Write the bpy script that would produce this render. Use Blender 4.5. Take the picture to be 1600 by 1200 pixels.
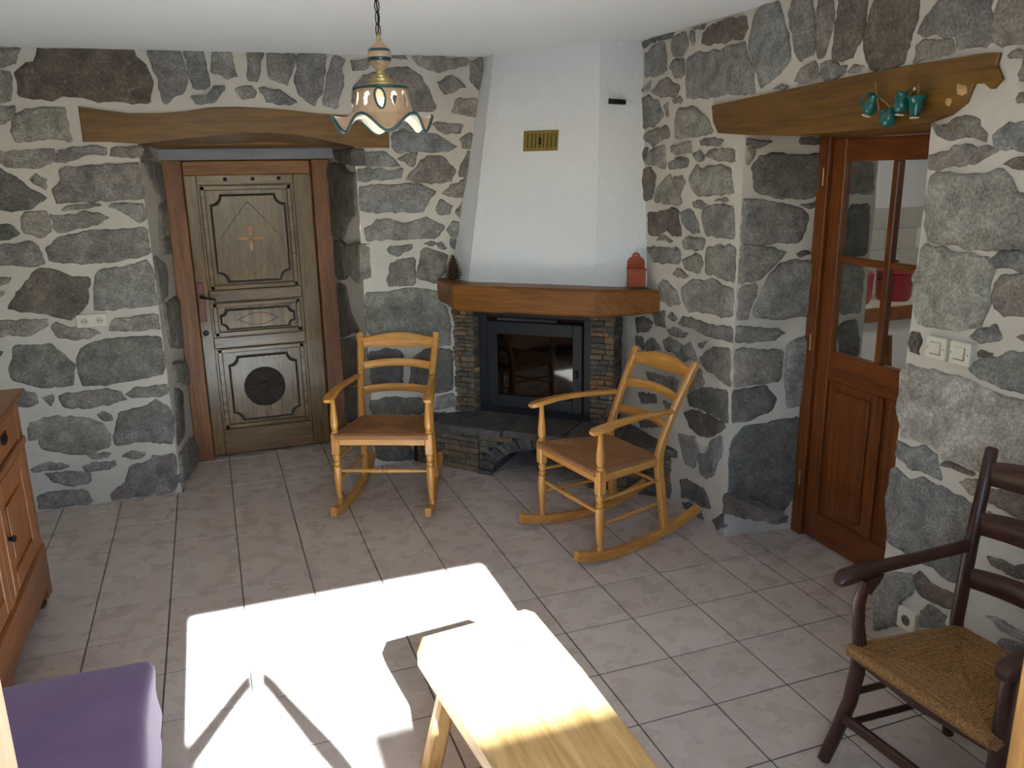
import bpy, bmesh, math, random
from mathutils import Vector, Matrix, noise

for o in list(bpy.data.objects):
    bpy.data.objects.remove(o, do_unlink=True)
sc = bpy.context.scene
col = sc.collection
T = 0.31                     # one floor tile in metres; room dimensions below are in tiles
R = math.radians

# ------------------------------------------------------------------ camera
CAM = Vector((-3.9393, -11.9002, 6.0012))
FPX = 1278.03
_a, _b, _c = 0.3483, 0.2572, -0.0168
FWD = Vector((math.sin(_a)*math.cos(_b), math.cos(_a)*math.cos(_b), -math.sin(_b)))
_r = Vector((math.cos(_a), -math.sin(_a), 0)); _u = _r.cross(FWD)
RGT = math.cos(_c)*_r + math.sin(_c)*_u
UPV = -math.sin(_c)*_r + math.cos(_c)*_u
cd = bpy.data.cameras.new('camera'); cam = bpy.data.objects.new('camera', cd); col.objects.link(cam)
cd.sensor_width = 36.0; cd.lens = FPX/1600*36.0; cd.clip_start = 0.02; cd.clip_end = 200
cam.matrix_world = Matrix(((RGT.x, UPV.x, -FWD.x, CAM.x*T), (RGT.y, UPV.y, -FWD.y, CAM.y*T), (RGT.z, UPV.z, -FWD.z, CAM.z*T), (0, 0, 0, 1)))
sc.camera = cam

# ------------------------------------------------------------------ light
SUN_EL = math.atan(0.606)
w = bpy.data.worlds.new('sky'); sc.world = w; w.use_nodes = True
nt = w.node_tree; nt.nodes.clear()
wo = nt.nodes.new('ShaderNodeOutputWorld'); bg = nt.nodes.new('ShaderNodeBackground'); sk = nt.nodes.new('ShaderNodeTexSky')
sk.sky_type = 'NISHITA'; sk.sun_disc = False; sk.sun_elevation = SUN_EL; sk.sun_rotation = math.pi; sk.dust_density = 0.2; sk.ozone_density = 2.5
bg.inputs[1].default_value = 0.48
nt.links.new(sk.outputs[0], bg.inputs[0]); nt.links.new(bg.outputs[0], wo.inputs[0])
sd = bpy.data.lights.new('sun', 'SUN'); sd.energy = 21.0; sd.angle = R(0.6); sd.color = (0.74, 0.90, 1.0)
so = bpy.data.objects.new('sun', sd); col.objects.link(so); so.rotation_euler = (math.pi/2-SUN_EL, 0, 0); so.location = (0, -12, 8)
# sampling portal in the window opening (guides sky light, emits nothing of its own)
pd = bpy.data.lights.new('window_portal', 'AREA'); pd.shape = 'RECTANGLE'; pd.size = 4.3*T; pd.size_y = 4.3*T
pd.cycles.is_portal = True
po = bpy.data.objects.new('window_portal', pd); col.objects.link(po)
po.location = (-2.58*T, -12.63*T, 5.05*T); po.rotation_euler = (math.pi/2, 0, 0)

vs = sc.view_settings
vs.view_transform = 'Standard'; vs.look = 'None'; vs.gamma = 1.0; vs.use_curve_mapping = False
vs.exposure = 2.0

# ------------------------------------------------------------------ helpers
rnd = random.Random(7)
def V(*p): return Vector(p)
def ray(px, py):
    return RGT*((px-800)/FPX) + UPV*(-(py-600)/FPX) + FWD
def hit(px, py, org, nrm):
    """photo pixel -> point (tiles) on the plane through org with normal nrm"""
    d = ray(px, py); n = Vector(nrm)
    return CAM + d*((Vector(org)-CAM).dot(n)/d.dot(n))

class MB:
    def __init__(s): s.v = []; s.f = []
    def add(s, vs, fs, M=None):
        b = len(s.v)
        for p in vs:
            p = Vector(p); s.v.append(M @ p if M else p)
        s.f += [tuple(b+i for i in f) for f in fs]
        return s
    def box(s, lo, hi, bev=0.0, M=None, seg=1):
        lo = Vector(lo); hi = Vector(hi); c = (lo+hi)/2; d = hi-lo
        if bev <= 0:
            x0, y0, z0 = lo; x1, y1, z1 = hi
            return s.add([(x0,y0,z0),(x1,y0,z0),(x1,y1,z0),(x0,y1,z0),(x0,y0,z1),(x1,y0,z1),(x1,y1,z1),(x0,y1,z1)],
                  [(0,3,2,1),(4,5,6,7),(0,1,5,4),(1,2,6,5),(2,3,7,6),(3,0,4,7)], M)
        bm = bmesh.new(); bmesh.ops.create_cube(bm, size=1)
        for v in bm.verts: v.co = Vector((v.co.x*d.x, v.co.y*d.y, v.co.z*d.z)) + c
        bmesh.ops.bevel(bm, geom=bm.edges[:], offset=min(bev, min(d)*0.45), segments=seg, affect='EDGES', profile=0.5)
        bm.verts.index_update()
        s.add([v.co.copy() for v in bm.verts], [[v.index for v in f.verts] for f in bm.faces], M); bm.free()
        return s
    def prism(s, poly, d0, d1, fr, inset=0.0):
        """polygon (2D) extruded from d0 to d1 along fr=(org,U,V,N)"""
        o, U, W, N = fr
        if area(poly) < 0: poly = poly[::-1]
        n = len(poly); vs = []
        for d in (d0, d1):
            q = poly if d == d0 or inset == 0 else inset_poly(poly, inset)
            vs += [o+U*p[0]+W*p[1]+N*d for p in q]
        if inset:
            vs += [o+U*p[0]+W*p[1]+N*(d1-abs(inset)*0.8) for p in poly]
            f = [tuple(range(n))[::-1]] + [tuple(n+i for i in range(n))]
            f += [(i, (i+1)%n, 2*n+(i+1)%n, 2*n+i) for i in range(n)] + [(2*n+i, 2*n+(i+1)%n, n+(i+1)%n, n+i) for i in range(n)]
        else:
            f = [tuple(range(n))[::-1], tuple(n+i for i in range(n))] + [(i, (i+1)%n, n+(i+1)%n, n+i) for i in range(n)]
        return s.add(vs, f)
    def lathe(s, prof, n=20, M=None, closed=False):
        """prof: (radius, z)"""
        vs = []; fs = []
        for r_, z in prof:
            for k in range(n):
                a = 2*math.pi*k/n; vs.append((r_*math.cos(a), r_*math.sin(a), z))
        m = len(prof)
        for j in range(m-1):
            for k in range(n):
                fs.append((j*n+k, j*n+(k+1)%n, (j+1)*n+(k+1)%n, (j+1)*n+k))
        if not closed:
            fs.append(tuple(range(n))[::-1]); fs.append(tuple((m-1)*n+k for k in range(n)))
        return s.add(vs, fs, M)
    def tube(s, path, rad, n=10, cap=True, cyc=False):
        path = [Vector(p) for p in path]; m = len(path)
        if not hasattr(rad, '__len__'): rad = [rad]*m
        ref = None; vs = []; fs = []
        for i in range(m):
            if cyc: t = path[(i+1)%m]-path[i-1]
            else: t = path[min(i+1, m-1)]-path[max(i-1, 0)]
            t.normalize()
            if ref is None:
                ref = Vector((0,0,1)) if abs(t.z) < 0.9 else Vector((1,0,0))
            a = (ref - t*ref.dot(t)).normalized(); b = t.cross(a); ref = a
            for k in range(n):
                an = 2*math.pi*k/n; vs.append(path[i] + (a*math.cos(an)+b*math.sin(an))*rad[i])
        for j in range(m if cyc else m-1):
            for k in range(n):
                j2 = (j+1) % m
                fs.append((j*n+k, j*n+(k+1)%n, j2*n+(k+1)%n, j2*n+k))
        if cap and not cyc:
            fs.append(tuple(range(n))[::-1]); fs.append(tuple((m-1)*n+k for k in range(n)))
        return s.add(vs, fs)
    def sweep(s, path, size, up=(0,0,1), bev=0.25):
        """rounded-rectangle section swept along path; size = (width across, height along up) per point"""
        path = [Vector(p) for p in path]; m = len(path); up = Vector(up)
        if not hasattr(size[0], '__len__'): size = [size]*m
        vs = []; fs = []; n = 8
        for i in range(m):
            t = (path[min(i+1, m-1)]-path[max(i-1, 0)]).normalized()
            sd_ = t.cross(up).normalized(); u2 = sd_.cross(t).normalized()
            w_, h_ = size[i][0]/2, size[i][1]/2; b_ = min(w_, h_)*2*bev
            for (x, y) in ((w_-b_, h_), (w_, h_-b_), (w_, -h_+b_), (w_-b_, -h_), (-w_+b_, -h_), (-w_, -h_+b_), (-w_, h_-b_), (-w_+b_, h_)):
                vs.append(path[i] + sd_*x + u2*y)
        for j in range(m-1):
            for k in range(n):
                fs.append((j*n+k, j*n+(k+1)%n, (j+1)*n+(k+1)%n, (j+1)*n+k))
        fs.append(tuple(range(n))[::-1]); fs.append(tuple((m-1)*n+k for k in range(n)))
        return s.add(vs, fs)
    def grid(s, p00, p10, p11, p01, step=0.06):
        p00, p10, p11, p01 = map(Vector, (p00, p10, p11, p01))
        nu = max(1, int(max((p10-p00).length, (p11-p01).length)/step)); nv = max(1, int(max((p01-p00).length, (p11-p10).length)/step))
        vs = []; fs = []
        for j in range(nv+1):
            for i in range(nu+1):
                a, b = i/nu, j/nv
                vs.append((p00*(1-a)+p10*a)*(1-b) + (p01*(1-a)+p11*a)*b)
        for j in range(nv):
            for i in range(nu):
                k = j*(nu+1)+i; fs.append((k, k+1, k+nu+2, k+nu+1))
        return s.add(vs, fs)
    def noise(s, amp, freq):
        for v in s.v: v += noise.noise_vector(v*freq)*amp
        return s
    def mesh(s, name, mat, smooth=None):
        me = bpy.data.meshes.new(name)
        me.from_pydata([tuple(v) for v in s.v], [], s.f); me.materials.append(mat)
        bm = bmesh.new(); bm.from_mesh(me); bmesh.ops.recalc_face_normals(bm, faces=bm.faces[:]); bm.to_mesh(me); bm.free()
        if smooth is not None:
            me.polygons.foreach_set('use_smooth', [True]*len(me.polygons))
            me.set_sharp_from_angle(angle=R(smooth))
        me.update()
        return me
def area(p):
    return sum(p[i-1][0]*p[i][1]-p[i][0]*p[i-1][1] for i in range(len(p)))/2
def inset_poly(p, d):
    cx = sum(q[0] for q in p)/len(p); cy = sum(q[1] for q in p)/len(p); out = []
    for x, y in p:
        l = math.hypot(x-cx, y-cy) or 1; out.append((x-(x-cx)/l*d, y-(y-cy)/l*d))
    return out
def link(name, me, parent=None, loc=None, rotz=None):
    o = bpy.data.objects.new(name, me); col.objects.link(o)
    if parent: o.parent = parent
    if loc is not None: o.location = loc
    if rotz is not None: o.rotation_euler = (0, 0, rotz)
    return o
def part(name, mb, mat, parent=None, smooth=None, loc=None):
    return link(name, mb.mesh(name, mat, smooth), parent, loc)
def tag(o, label, cat, group=None):
    o['label'] = label; o['category'] = cat
    if group: o['group'] = group
    return o
def thing(name, label, cat, loc=(0,0,0), rotz=0, group=None):
    o = link(name, None, None, loc, rotz); o.empty_display_size = 0.1
    return tag(o, label, cat, group)
def struct(o): o['kind'] = 'structure'; return o
def dup(root, loc, rotz, label):
    r = root.copy(); col.objects.link(r); r.location = loc; r.rotation_euler = (0, 0, rotz); r['label'] = label
    for ch in list(root.children):
        c = ch.copy(); col.objects.link(c); c.parent = r
        for g in ch.children:
            d = g.copy(); col.objects.link(d); d.parent = c
    return r

# ------------------------------------------------------------------ materials
MATS = {}
class N:
    """tiny node helper"""
    def __init__(s, name):
        s.m = bpy.data.materials.new(name); s.m.use_nodes = True; s.t = s.m.node_tree; s.t.nodes.clear()
        s.out = s.n('ShaderNodeOutputMaterial'); s.p = s.n('ShaderNodeBsdfPrincipled'); s.l(s.p.outputs[0], s.out.inputs[0])
    def n(s, ty, **kw):
        x = s.t.nodes.new(ty)
        for k, v in kw.items(): setattr(x, k, v)
        return x
    def l(s, a, b): s.t.links.new(a, b)
    def coord(s, kind='Object', scale=(1,1,1), rnd_off=False):
        tc = s.n('ShaderNodeTexCoord'); mp = s.n('ShaderNodeMapping'); mp.inputs['Scale'].default_value = scale
        s.l(tc.outputs[kind], mp.inputs[0])
        if rnd_off:
            oi = s.n('ShaderNodeObjectInfo'); mu = s.n('ShaderNodeMath', operation='MULTIPLY'); mu.inputs[1].default_value = 37.0
            s.l(oi.outputs['Random'], mu.inputs[0]); s.l(mu.outputs[0], mp.inputs['Location'])
        return mp.outputs[0]
    def pos(s, scale=(1,1,1)):
        g = s.n('ShaderNodeNewGeometry'); mp = s.n('ShaderNodeMapping'); mp.inputs['Scale'].default_value = scale
        s.l(g.outputs['Position'], mp.inputs[0]); return mp.outputs[0]
    def noise(s, vec, scale, detail=4, rough=0.55, dist=0.0):
        x = s.n('ShaderNodeTexNoise'); x.inputs['Scale'].default_value = scale; x.inputs['Detail'].default_value = detail
        x.inputs['Roughness'].default_value = rough; x.inputs['Distortion'].default_value = dist; s.l(vec, x.inputs['Vector']); return x.outputs[0]
    def ramp(s, fac, stops):
        x = s.n('ShaderNodeValToRGB'); e = x.color_ramp.elements
        while len(e) < len(stops): e.new(0.5)
        for i, (p, c) in enumerate(stops): e[i].position = p; e[i].color = tuple(c)+(1,) if len(c) == 3 else c
        s.l(fac, x.inputs[0]); return x.outputs[0]
    def mix(s, fac, a, b, mode='MIX'):
        x = s.n('ShaderNodeMix', data_type='RGBA', blend_type=mode)
        for sock, v in ((x.inputs[0], fac), (x.inputs[6], a), (x.inputs[7], b)):
            if hasattr(v, 'links') or hasattr(v, 'is_linked'): s.l(v, sock)
            else: sock.default_value = v if isinstance(v, (int, float)) else tuple(v)+(1,)
        return x.outputs[2]
    def bump(s, h, strength=0.3, dist=0.01):
        x = s.n('ShaderNodeBump'); x.inputs['Strength'].default_value = strength; x.inputs['Distance'].default_value = dist
        s.l(h, x.inputs['Height']); s.l(x.outputs[0], s.p.inputs['Normal'])
    def done(s, color=None, rough=0.6, metal=0.0, spec=0.5):
        if color is not None:
            if hasattr(color, 'is_linked'): s.l(color, s.p.inputs['Base Color'])
            else: s.p.inputs['Base Color'].default_value = tuple(color)+(1,)
        if hasattr(rough, 'is_linked'): s.l(rough, s.p.inputs['Roughness'])
        else: s.p.inputs['Roughness'].default_value = rough
        s.p.inputs['Metallic'].default_value = metal; s.p.inputs['Specular IOR Level'].default_value = spec
        MATS[s.m.name] = s.m; return s.m
def sr(r_, g, b):
    f = lambda c: ((c/255)/12.92 if c/255 <= 0.04045 else ((c/255+0.055)/1.055)**2.4)
    return (f(r_), f(g), f(b))

def stone_mat(name, rough=0.85):
    s = N(name); v = s.pos()
    oi = s.n('ShaderNodeObjectInfo')
    n1 = s.noise(v, 11, 6, 0.68, 0.3); n2 = s.noise(v, 95, 3, 0.75); n3 = s.noise(v, 3.2, 4, 0.6, 0.4); n5 = s.noise(v, 24, 5, 0.7, 0.5)
    c = s.mix(1.0, oi.outputs['Color'], s.ramp(n1, [(0.30, (0.55, 0.55, 0.56)), (0.5, (1.0, 0.995, 0.985)), (0.70, (1.5, 1.5, 1.49))]), 'MULTIPLY')
    c = s.mix(1.0, c, s.ramp(n2, [(0.32, (0.62, 0.62, 0.62)), (0.5, (1, 1, 1)), (0.68, (1.45, 1.44, 1.42))]), 'MULTIPLY')
    c = s.mix(s.ramp(n3, [(0.55, (0, 0, 0)), (0.75, (0.35, 0.35, 0.35))]), c, (0.16, 0.13, 0.10))
    c = s.mix(s.ramp(n5, [(0.58, (0, 0, 0)), (0.72, (0.38, 0.38, 0.38))]), c, (0.50, 0.49, 0.47))
    n4 = s.noise(v, 26, 7, 0.72)
    s.bump(n4, 0.7, 0.016)
    return s.done(c, rough, 0, 0.4)
def mortar_mat(name, c0, c1):
    s = N(name); v = s.pos()
    n1 = s.noise(v, 5, 5, 0.6); n2 = s.noise(v, 60, 4, 0.7)
    c = s.mix(n1, c0, c1)
    s.bump(n2, 0.35, 0.006)
    return s.done(c, 0.93, 0, 0.2)
def wood_mat(name, dark, light, axis='x', scale=1.0, rough=0.45, knots=False, contrast=1.0, spec=0.5, rotz=0.0):
    s = N(name)
    st = {'x': (1.2, 14, 14), 'y': (14, 1.2, 14), 'z': (14, 14, 1.2)}[axis]
    v = s.coord('Object', tuple(a*scale for a in st), True)
    if rotz:                      # grain turned to run along a diagonal beam
        mp = v.node; src = mp.inputs[0].links[0].from_socket; vr = s.n('ShaderNodeVectorRotate', rotation_type='Z_AXIS')
        vr.inputs['Angle'].default_value = -rotz; s.l(src, vr.inputs['Vector']); s.l(vr.outputs[0], mp.inputs[0])
    n1 = s.noise(v, 1.6, 5, 0.6, 0.6); n2 = s.noise(v, 7.0, 3, 0.6)
    c = s.ramp(n1, [(0.5-0.2/contrast, dark), (0.5+0.2/contrast, light)])
    c = s.mix(0.35, c, s.ramp(n2, [(0.35, tuple(x*0.55 for x in dark)), (0.65, light)]))
    if knots:
        v2 = s.coord('Object', (3.2, 2.2, 3))
        vo = s.n('ShaderNodeTexVoronoi'); vo.inputs['Scale'].default_value = 1.6; s.l(v2, vo.inputs['Vector'])
        k = s.ramp(vo.outputs['Distance'], [(0.015, (0.8, 0.8, 0.8)), (0.05, (0, 0, 0))])
        c = s.mix(k, c, tuple(x*0.35 for x in dark))
    s.bump(n2, 0.12, 0.003)
    return s.done(c, rough, 0, spec)
def plain(name, c, rough=0.5, metal=0.0, spec=0.5, nz=0.0, nscale=30, bump=0.0):
    s = N(name); cc = c
    if nz or bump:
        n1 = s.noise(s.coord('Object'), nscale, 4)
        if nz: cc = s.mix(n1, tuple(x*(1-nz) for x in c), tuple(min(1, x*(1+nz)) for x in c))
        if bump: s.bump(n1, bump, 0.004)
    return s.done(cc, rough, metal, spec)

M_STONE = stone_mat('stone')
M_SLATE = stone_mat('slate', 0.7)
M_MORTAR = mortar_mat('lime_mortar', sr(190, 182, 169), sr(216, 209, 196))
M_GREY = mortar_mat('grey_stone', sr(120, 124, 128), sr(160, 162, 164))
# white plaster
s_ = N('white_plaster'); s_.bump(s_.noise(s_.pos(), 7, 4), 0.08, 0.01); M_CEIL = s_.done(sr(236, 237, 238), 0.95, 0, 0.1)
s_ = N('rough_render'); s_.bump(s_.noise(s_.pos((1, 1, 0.7)), 55, 5, 0.65), 0.75, 0.010); M_HOOD = s_.done(sr(232, 232, 232), 0.95, 0, 0.1)
# floor tile
s_ = N('floor_tile'); v_ = s_.pos(); oi_ = s_.n('ShaderNodeObjectInfo')
base_ = s_.ramp(oi_.outputs['Random'], [(0.0, sr(202, 185, 171)), (0.35, sr(208, 193, 180)), (0.7, sr(204, 188, 174)), (1.0, sr(212, 199, 187))])
c_ = s_.mix(s_.ramp(s_.noise(v_, 6.5, 4, 0.6, 0.3), [(0.28, (0.0, 0.0, 0.0)), (0.80, (0.55, 0.55, 0.55))]), base_, sr(196, 172, 157))
c_ = s_.mix(s_.ramp(s_.noise(v_, 12, 4, 0.6), [(0.4, (0, 0, 0)), (0.8, (0.6, 0.6, 0.6))]), c_, sr(212, 201, 191))
s_.bump(s_.noise(v_, 24, 4), 0.05, 0.004)
M_TILE = s_.done(c_, s_.ramp(s_.noise(v_, 9, 3), [(0.3, (0.22,)*3), (0.7, (0.36,)*3)]), 0, 0.5)
M_GROUT = plain('tile_grout', sr(92, 87, 83), 0.9)
# woods
BEAM = (sr(82, 54, 16), sr(136, 96, 32))
M_BEAM_X = wood_mat('beam_wood', *BEAM, 'x', 0.6, 0.42)
M_BEAM_Y = wood_mat('beam_wood_deep', *BEAM, 'y', 0.6, 0.45)
M_MANTEL = wood_mat('mantel_wood', sr(100, 56, 14), sr(150, 94, 32), 'x', 0.7, 0.42, rotz=math.atan2(-.674, .739))
CH = (sr(190, 122, 54), sr(222, 164, 84))
M_CX, M_CY, M_CZ = (wood_mat('beech_'+a, *CH, a, 1.0, 0.32) for a in 'xyz')
DK = (sr(44, 24, 18), sr(82, 46, 34))
M_DX, M_DY, M_DZ = (wood_mat('dark_oak_'+a, *DK, a, 1.0, 0.35) for a in 'xyz')
M_DOOR_Z = wood_mat('old_door_wood', sr(78, 52, 20), sr(138, 104, 48), 'z', 0.8, 0.27, spec=0.4)
M_DOOR_X = wood_mat('old_door_rail', sr(78, 52, 20), sr(138, 104, 48), 'x', 0.8, 0.27, spec=0.4)
M_DFRAME = wood_mat('red_pine_frame', sr(94, 52, 26), sr(156, 98, 52), 'z', 0.8, 0.5)
M_DFRAME_X = wood_mat('red_pine_board', sr(112, 70, 34), sr(176, 118, 60), 'x', 0.8, 0.5)
M_INLAY = plain('orange_inlay', sr(206, 130, 70), 0.5)
M_PETAL = plain('carved_dark_wood', sr(66, 48, 28), 0.4)
M_GROOVE = plain('dark_groove', sr(34, 24, 16), 0.7)
M_MAH_Z = wood_mat('mahogany_stain', sr(88, 42, 16), sr(142, 76, 30), 'z', 0.8, 0.35)
M_MAH_Y = wood_mat('mahogany_rail', sr(88, 42, 16), sr(142, 76, 30), 'y', 0.8, 0.35)
M_CAB_Z = wood_mat('cherry_wood', sr(108, 58, 26), sr(164, 100, 50), 'z', 0.7, 0.35)
M_CAB_Y = wood_mat('cherry_wood_rail', sr(100, 54, 24), sr(152, 92, 46), 'y', 0.7, 0.35)
M_PINE = wood_mat('pine_plank', sr(204, 150, 82), sr(236, 194, 130), 'y', 0.55, 0.42, True)
M_PINE_Z = wood_mat('pine_leg', sr(204, 150, 82), sr(236, 194, 130), 'z', 0.8, 0.45)
M_WIN = wood_mat('window_wood', sr(188, 122, 56), sr(220, 160, 86), 'z', 0.8, 0.4)
def rush(name, a, b):
    s = N(name); v = s.coord('Object', (1, 1, 1)); n1 = s.noise(v, 170, 3, 0.7); n2 = s.noise(v, 9, 3)
    c = s.mix(s.ramp(n1, [(0.35, (0, 0, 0)), (0.65, (1, 1, 1))]), a, b); c = s.mix(s.ramp(n2, [(0.4, (0, 0, 0)), (0.8, (0.4,)*3)]), c, a)
    s.bump(n1, 0.3, 0.003); return s.done(c, 0.7, 0, 0.3)
M_RUSH = rush('rush_brown', sr(132, 86, 54), sr(178, 128, 84))
M_RUSH2 = rush('rush_straw', sr(112, 76, 42), sr(182, 136, 82))
M_BLACK = plain('black_iron', sr(44, 46, 50), 0.45, 0.3, 0.5, 0.2, 20)
M_DARK = plain('near_black', sr(22, 19, 17), 0.9)  # near-black colour for the shade inside slots and holes, and for slate cores
M_IRON = plain('wrought_iron', sr(30, 26, 24), 0.5, 0.6)
M_BRASS = plain('brass', sr(186, 166, 112), 0.42, 0.6)
M_GOLD = plain('grille_brass', sr(150, 128, 64), 0.45, 0.5, 0.5, 0.2, 40)
M_CREAM = plain('cream_plastic', sr(216, 210, 192), 0.4)
M_WHITE = plain('white_paint', sr(228, 230, 232), 0.6)
M_PLATE = plain('red_handle_plate', sr(120, 62, 44), 0.5)
M_TERRA = plain('terracotta_paint', sr(156, 78, 50), 0.7, 0, 0.3, 0.15, 25)
M_CONE = plain('pine_cone', sr(62, 42, 30), 0.8, 0, 0.3, 0.3, 60)
M_CONETIP = plain('pine_cone_tip', sr(120, 96, 72), 0.8)
M_TEAL = plain('teal_glaze', sr(24, 96, 92), 0.18, 0, 0.6, 0.25, 40)
M_CORK = plain('white_cork', sr(214, 204, 182), 0.8)
M_TWINE = plain('twine', sr(150, 112, 66), 0.9)
s_ = N('lamp_ceramic'); n_ = s_.noise(s_.coord('Object'), 55, 3)
s_.p.inputs['Transmission Weight'].default_value = 0.0
M_CERAM = s_.done(s_.mix(s_.ramp(n_, [(0.55, (0, 0, 0)), (0.7, (0.7,)*3)]), sr(188, 158, 126), sr(166, 118, 96)), 0.4)
M_CERAMIN = plain('lamp_ceramic_inside', sr(246, 238, 222), 0.4)
M_TRIM = plain('dark_teal_trim', sr(26, 70, 72), 0.3)
s_ = N('bulb'); s_.p.inputs['Emission Color'].default_value = (1.0, 0.90, 0.74, 1); s_.p.inputs['Emission Strength'].default_value = 3.6
M_BULB = s_.done((1, 0.9, 0.7), 0.4)
# purple fabric
s_ = N('purple_fabric'); v_ = s_.coord('Object'); n_ = s_.noise(v_, 260, 2)
c_ = s_.mix(s_.noise(v_, 5, 3), sr(110, 78, 110), sr(134, 100, 132))
s_.p.inputs['Sheen Weight'].default_value = 0.4; s_.bump(n_, 0.25, 0.002); M_PURPLE = s_.done(c_, 0.95, 0, 0.1)
# glass
def glass(name, tint, fac_base):
    s = N(name); s.t.nodes.remove(s.p)
    tr = s.n('ShaderNodeBsdfTransparent'); tr.inputs[0].default_value = tint+(1,)
    gl = s.n('ShaderNodeBsdfGlossy'); gl.inputs['Roughness'].default_value = 0.04
    lw = s.n('ShaderNodeFresnel'); ge = s.n('ShaderNodeNewGeometry'); mr_ = s.n('ShaderNodeMapRange')
    mr_.inputs['To Min'].default_value = 1.5; mr_.inputs['To Max'].default_value = 1/1.5
    s.l(ge.outputs['Backfacing'], mr_.inputs[0]); s.l(mr_.outputs[0], lw.inputs[0])
    ad = s.n('ShaderNodeMath', operation='ADD'); ad.inputs[1].default_value = fac_base; s.l(lw.outputs[0], ad.inputs[0])
    mx = s.n('ShaderNodeMixShader'); s.l(ad.outputs[0], mx.inputs[0]); s.l(tr.outputs[0], mx.inputs[1]); s.l(gl.outputs[0], mx.inputs[2])
    s.l(mx.outputs[0], s.out.inputs[0]); return s.m
M_GLASS = glass('clear_glass', (0.93, 0.95, 0.94), 0.0)
M_FGLASS = glass('smoked_glass', (0.30, 0.27, 0.25), 0.05)

COLS = {'g': sr(153, 147, 139), 'b': sr(151, 149, 145), 'n': sr(122, 111, 101), 't': sr(162, 157, 147), 'd': sr(121, 117, 111), 's': sr(182, 178, 169)}

# ------------------------------------------------------------------ the setting
YB, XR, XL, YF = 4.35, 3.65, -8.3, -11.45         # back wall, right wall, left wall, window wall (tiles)
def ceil_z(x): return 8.05 + 0.0095*(x+6.8)
def t3(*p): return Vector(p)*T

# floor: grout bed and single tiles
mb = MB()
rects = [(XL, YF, XR, YB), (-4.9, YB, -1.2, 6.35), (XR, -4.62, 5.05, -1.3)]
for x0, y0, x1, y1 in rects: mb.box((x0*T, y0*T, -0.10), (x1*T, y1*T, -0.004))
floor = struct(part('floor', mb, M_GROUT))
g_ = 0.0029
def tile_mesh(x0, y0, x1, y1):
    return MB().box((x0*T+g_, y0*T+g_, -0.004), (x1*T-g_, y1*T-g_, 0.0), 0.0012).mesh('tile', M_TILE)
full = tile_mesh(-0.5, -0.5, 0.5, 0.5)
cnt = 0
for j in range(-12, 7):
    for i in range(-9, 6):
        for x0, y0, x1, y1 in rects:
            a, b, c, d = max(i, x0), max(j, y0), min(i+1, x1), min(j+1, y1)
            if c-a < 0.06 or d-b < 0.06: continue
            if c-a > 0.999 and d-b > 0.999:
                link('tile', full, floor, ((i+0.5)*T, (j+0.5)*T, 0))
            else:
                link('tile', tile_mesh(a-(a+c)/2, b-(b+d)/2, c-(a+c)/2, d-(b+d)/2), floor, ((a+c)/2*T, (b+d)/2*T, 0))
            cnt += 1
# ceiling
mb = MB(); zz = [ceil_z(XL-0.3), ceil_z(XR+0.3)]
mb.grid(t3(XL-0.3, YF-0.2, zz[0]), t3(XR+0.3, YF-0.2, zz[1]), t3(XR+0.3, YB+0.3, zz[1]), t3(XL-0.3, YB+0.3, zz[0]), 0.15).noise(0.004, 1.4)
mb.box(t3(XL-0.3, YF-0.2, 8.35), t3(XR+0.3, YB+0.3, 8.6))
struct(part('ceiling', mb, M_CEIL, None, 40))

# walls
ZT = 8.32
mb = MB()
def wallq(a, b, z0, z1, z1b=None):
    z1b = z1 if z1b is None else z1b
    z0 = -0.15 if z0 == 0 else z0
    mb.grid(t3(a[0], a[1], z0), t3(b[0], b[1], z0), t3(b[0], b[1], z1b), t3(a[0], a[1], z1), 0.05)
DLx, DRx = -4.93, -1.14; DLb, DRb = -4.62, -1.44
wallq((XL, YB), (DLx, YB), 0, ZT); wallq((DRx, YB), (XR, YB), 0, ZT); wallq((DLx, YB), (DRx, YB), 6.82, ZT)
wallq((DLx, YB), (DLb, 6.42), 0, 6.9); wallq((DRx, YB), (DRb, 6.42), 0, 6.9)
mb.grid(t3(DLx, YB, 6.84), t3(DRx, YB, 6.84), t3(DRb, 6.42, 6.84), t3(DLb, 6.42, 6.84), 0.06)
mb.noise(0.0035, 5).noise(0.002, 17)
mb.box(t3(-5.2, 6.42, -0.2), t3(-0.9, 6.6, 7))
WB = struct(part('wall_back', mb, M_MORTAR, None, 60))
mb = MB()
SY0, SY1, RY = -1.25, -1.46, -4.66
wallq((XR, YB), (XR, SY0), 0, ZT); wallq((XR, RY), (XR, YF), 0, ZT); wallq((XR, SY0), (XR, RY), 6.55, ZT)
wallq((XR, SY0), (4.95, SY1), 0, 6.7); wallq((4.95, SY1), (5.96, SY1-0.05), 0, 6.7)
wallq((XR, RY), (5.96, -4.45), 0, 6.7)
mb.grid(t3(XR, SY0, 6.58), t3(XR, RY, 6.58), t3(5.96, RY, 6.58), t3(5.96, SY0, 6.58), 0.06)
wallq((5.96, 3.9), (5.96, SY1-0.05), 0, ZT); wallq((5.96, -4.45), (5.96, -5.2), 0, ZT); wallq((5.96, SY1), (5.96, -4.45), 6.58, ZT)
mb.noise(0.0035, 5).noise(0.002, 17)
WR = struct(part('wall_right', mb, M_MORTAR, None, 60))
mb = MB(); mb.box(t3(XL-0.4, YF-0.5, -0.2), t3(XL, YB+0.2, ZT))
struct(part('wall_left', mb, M_MORTAR))
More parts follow.
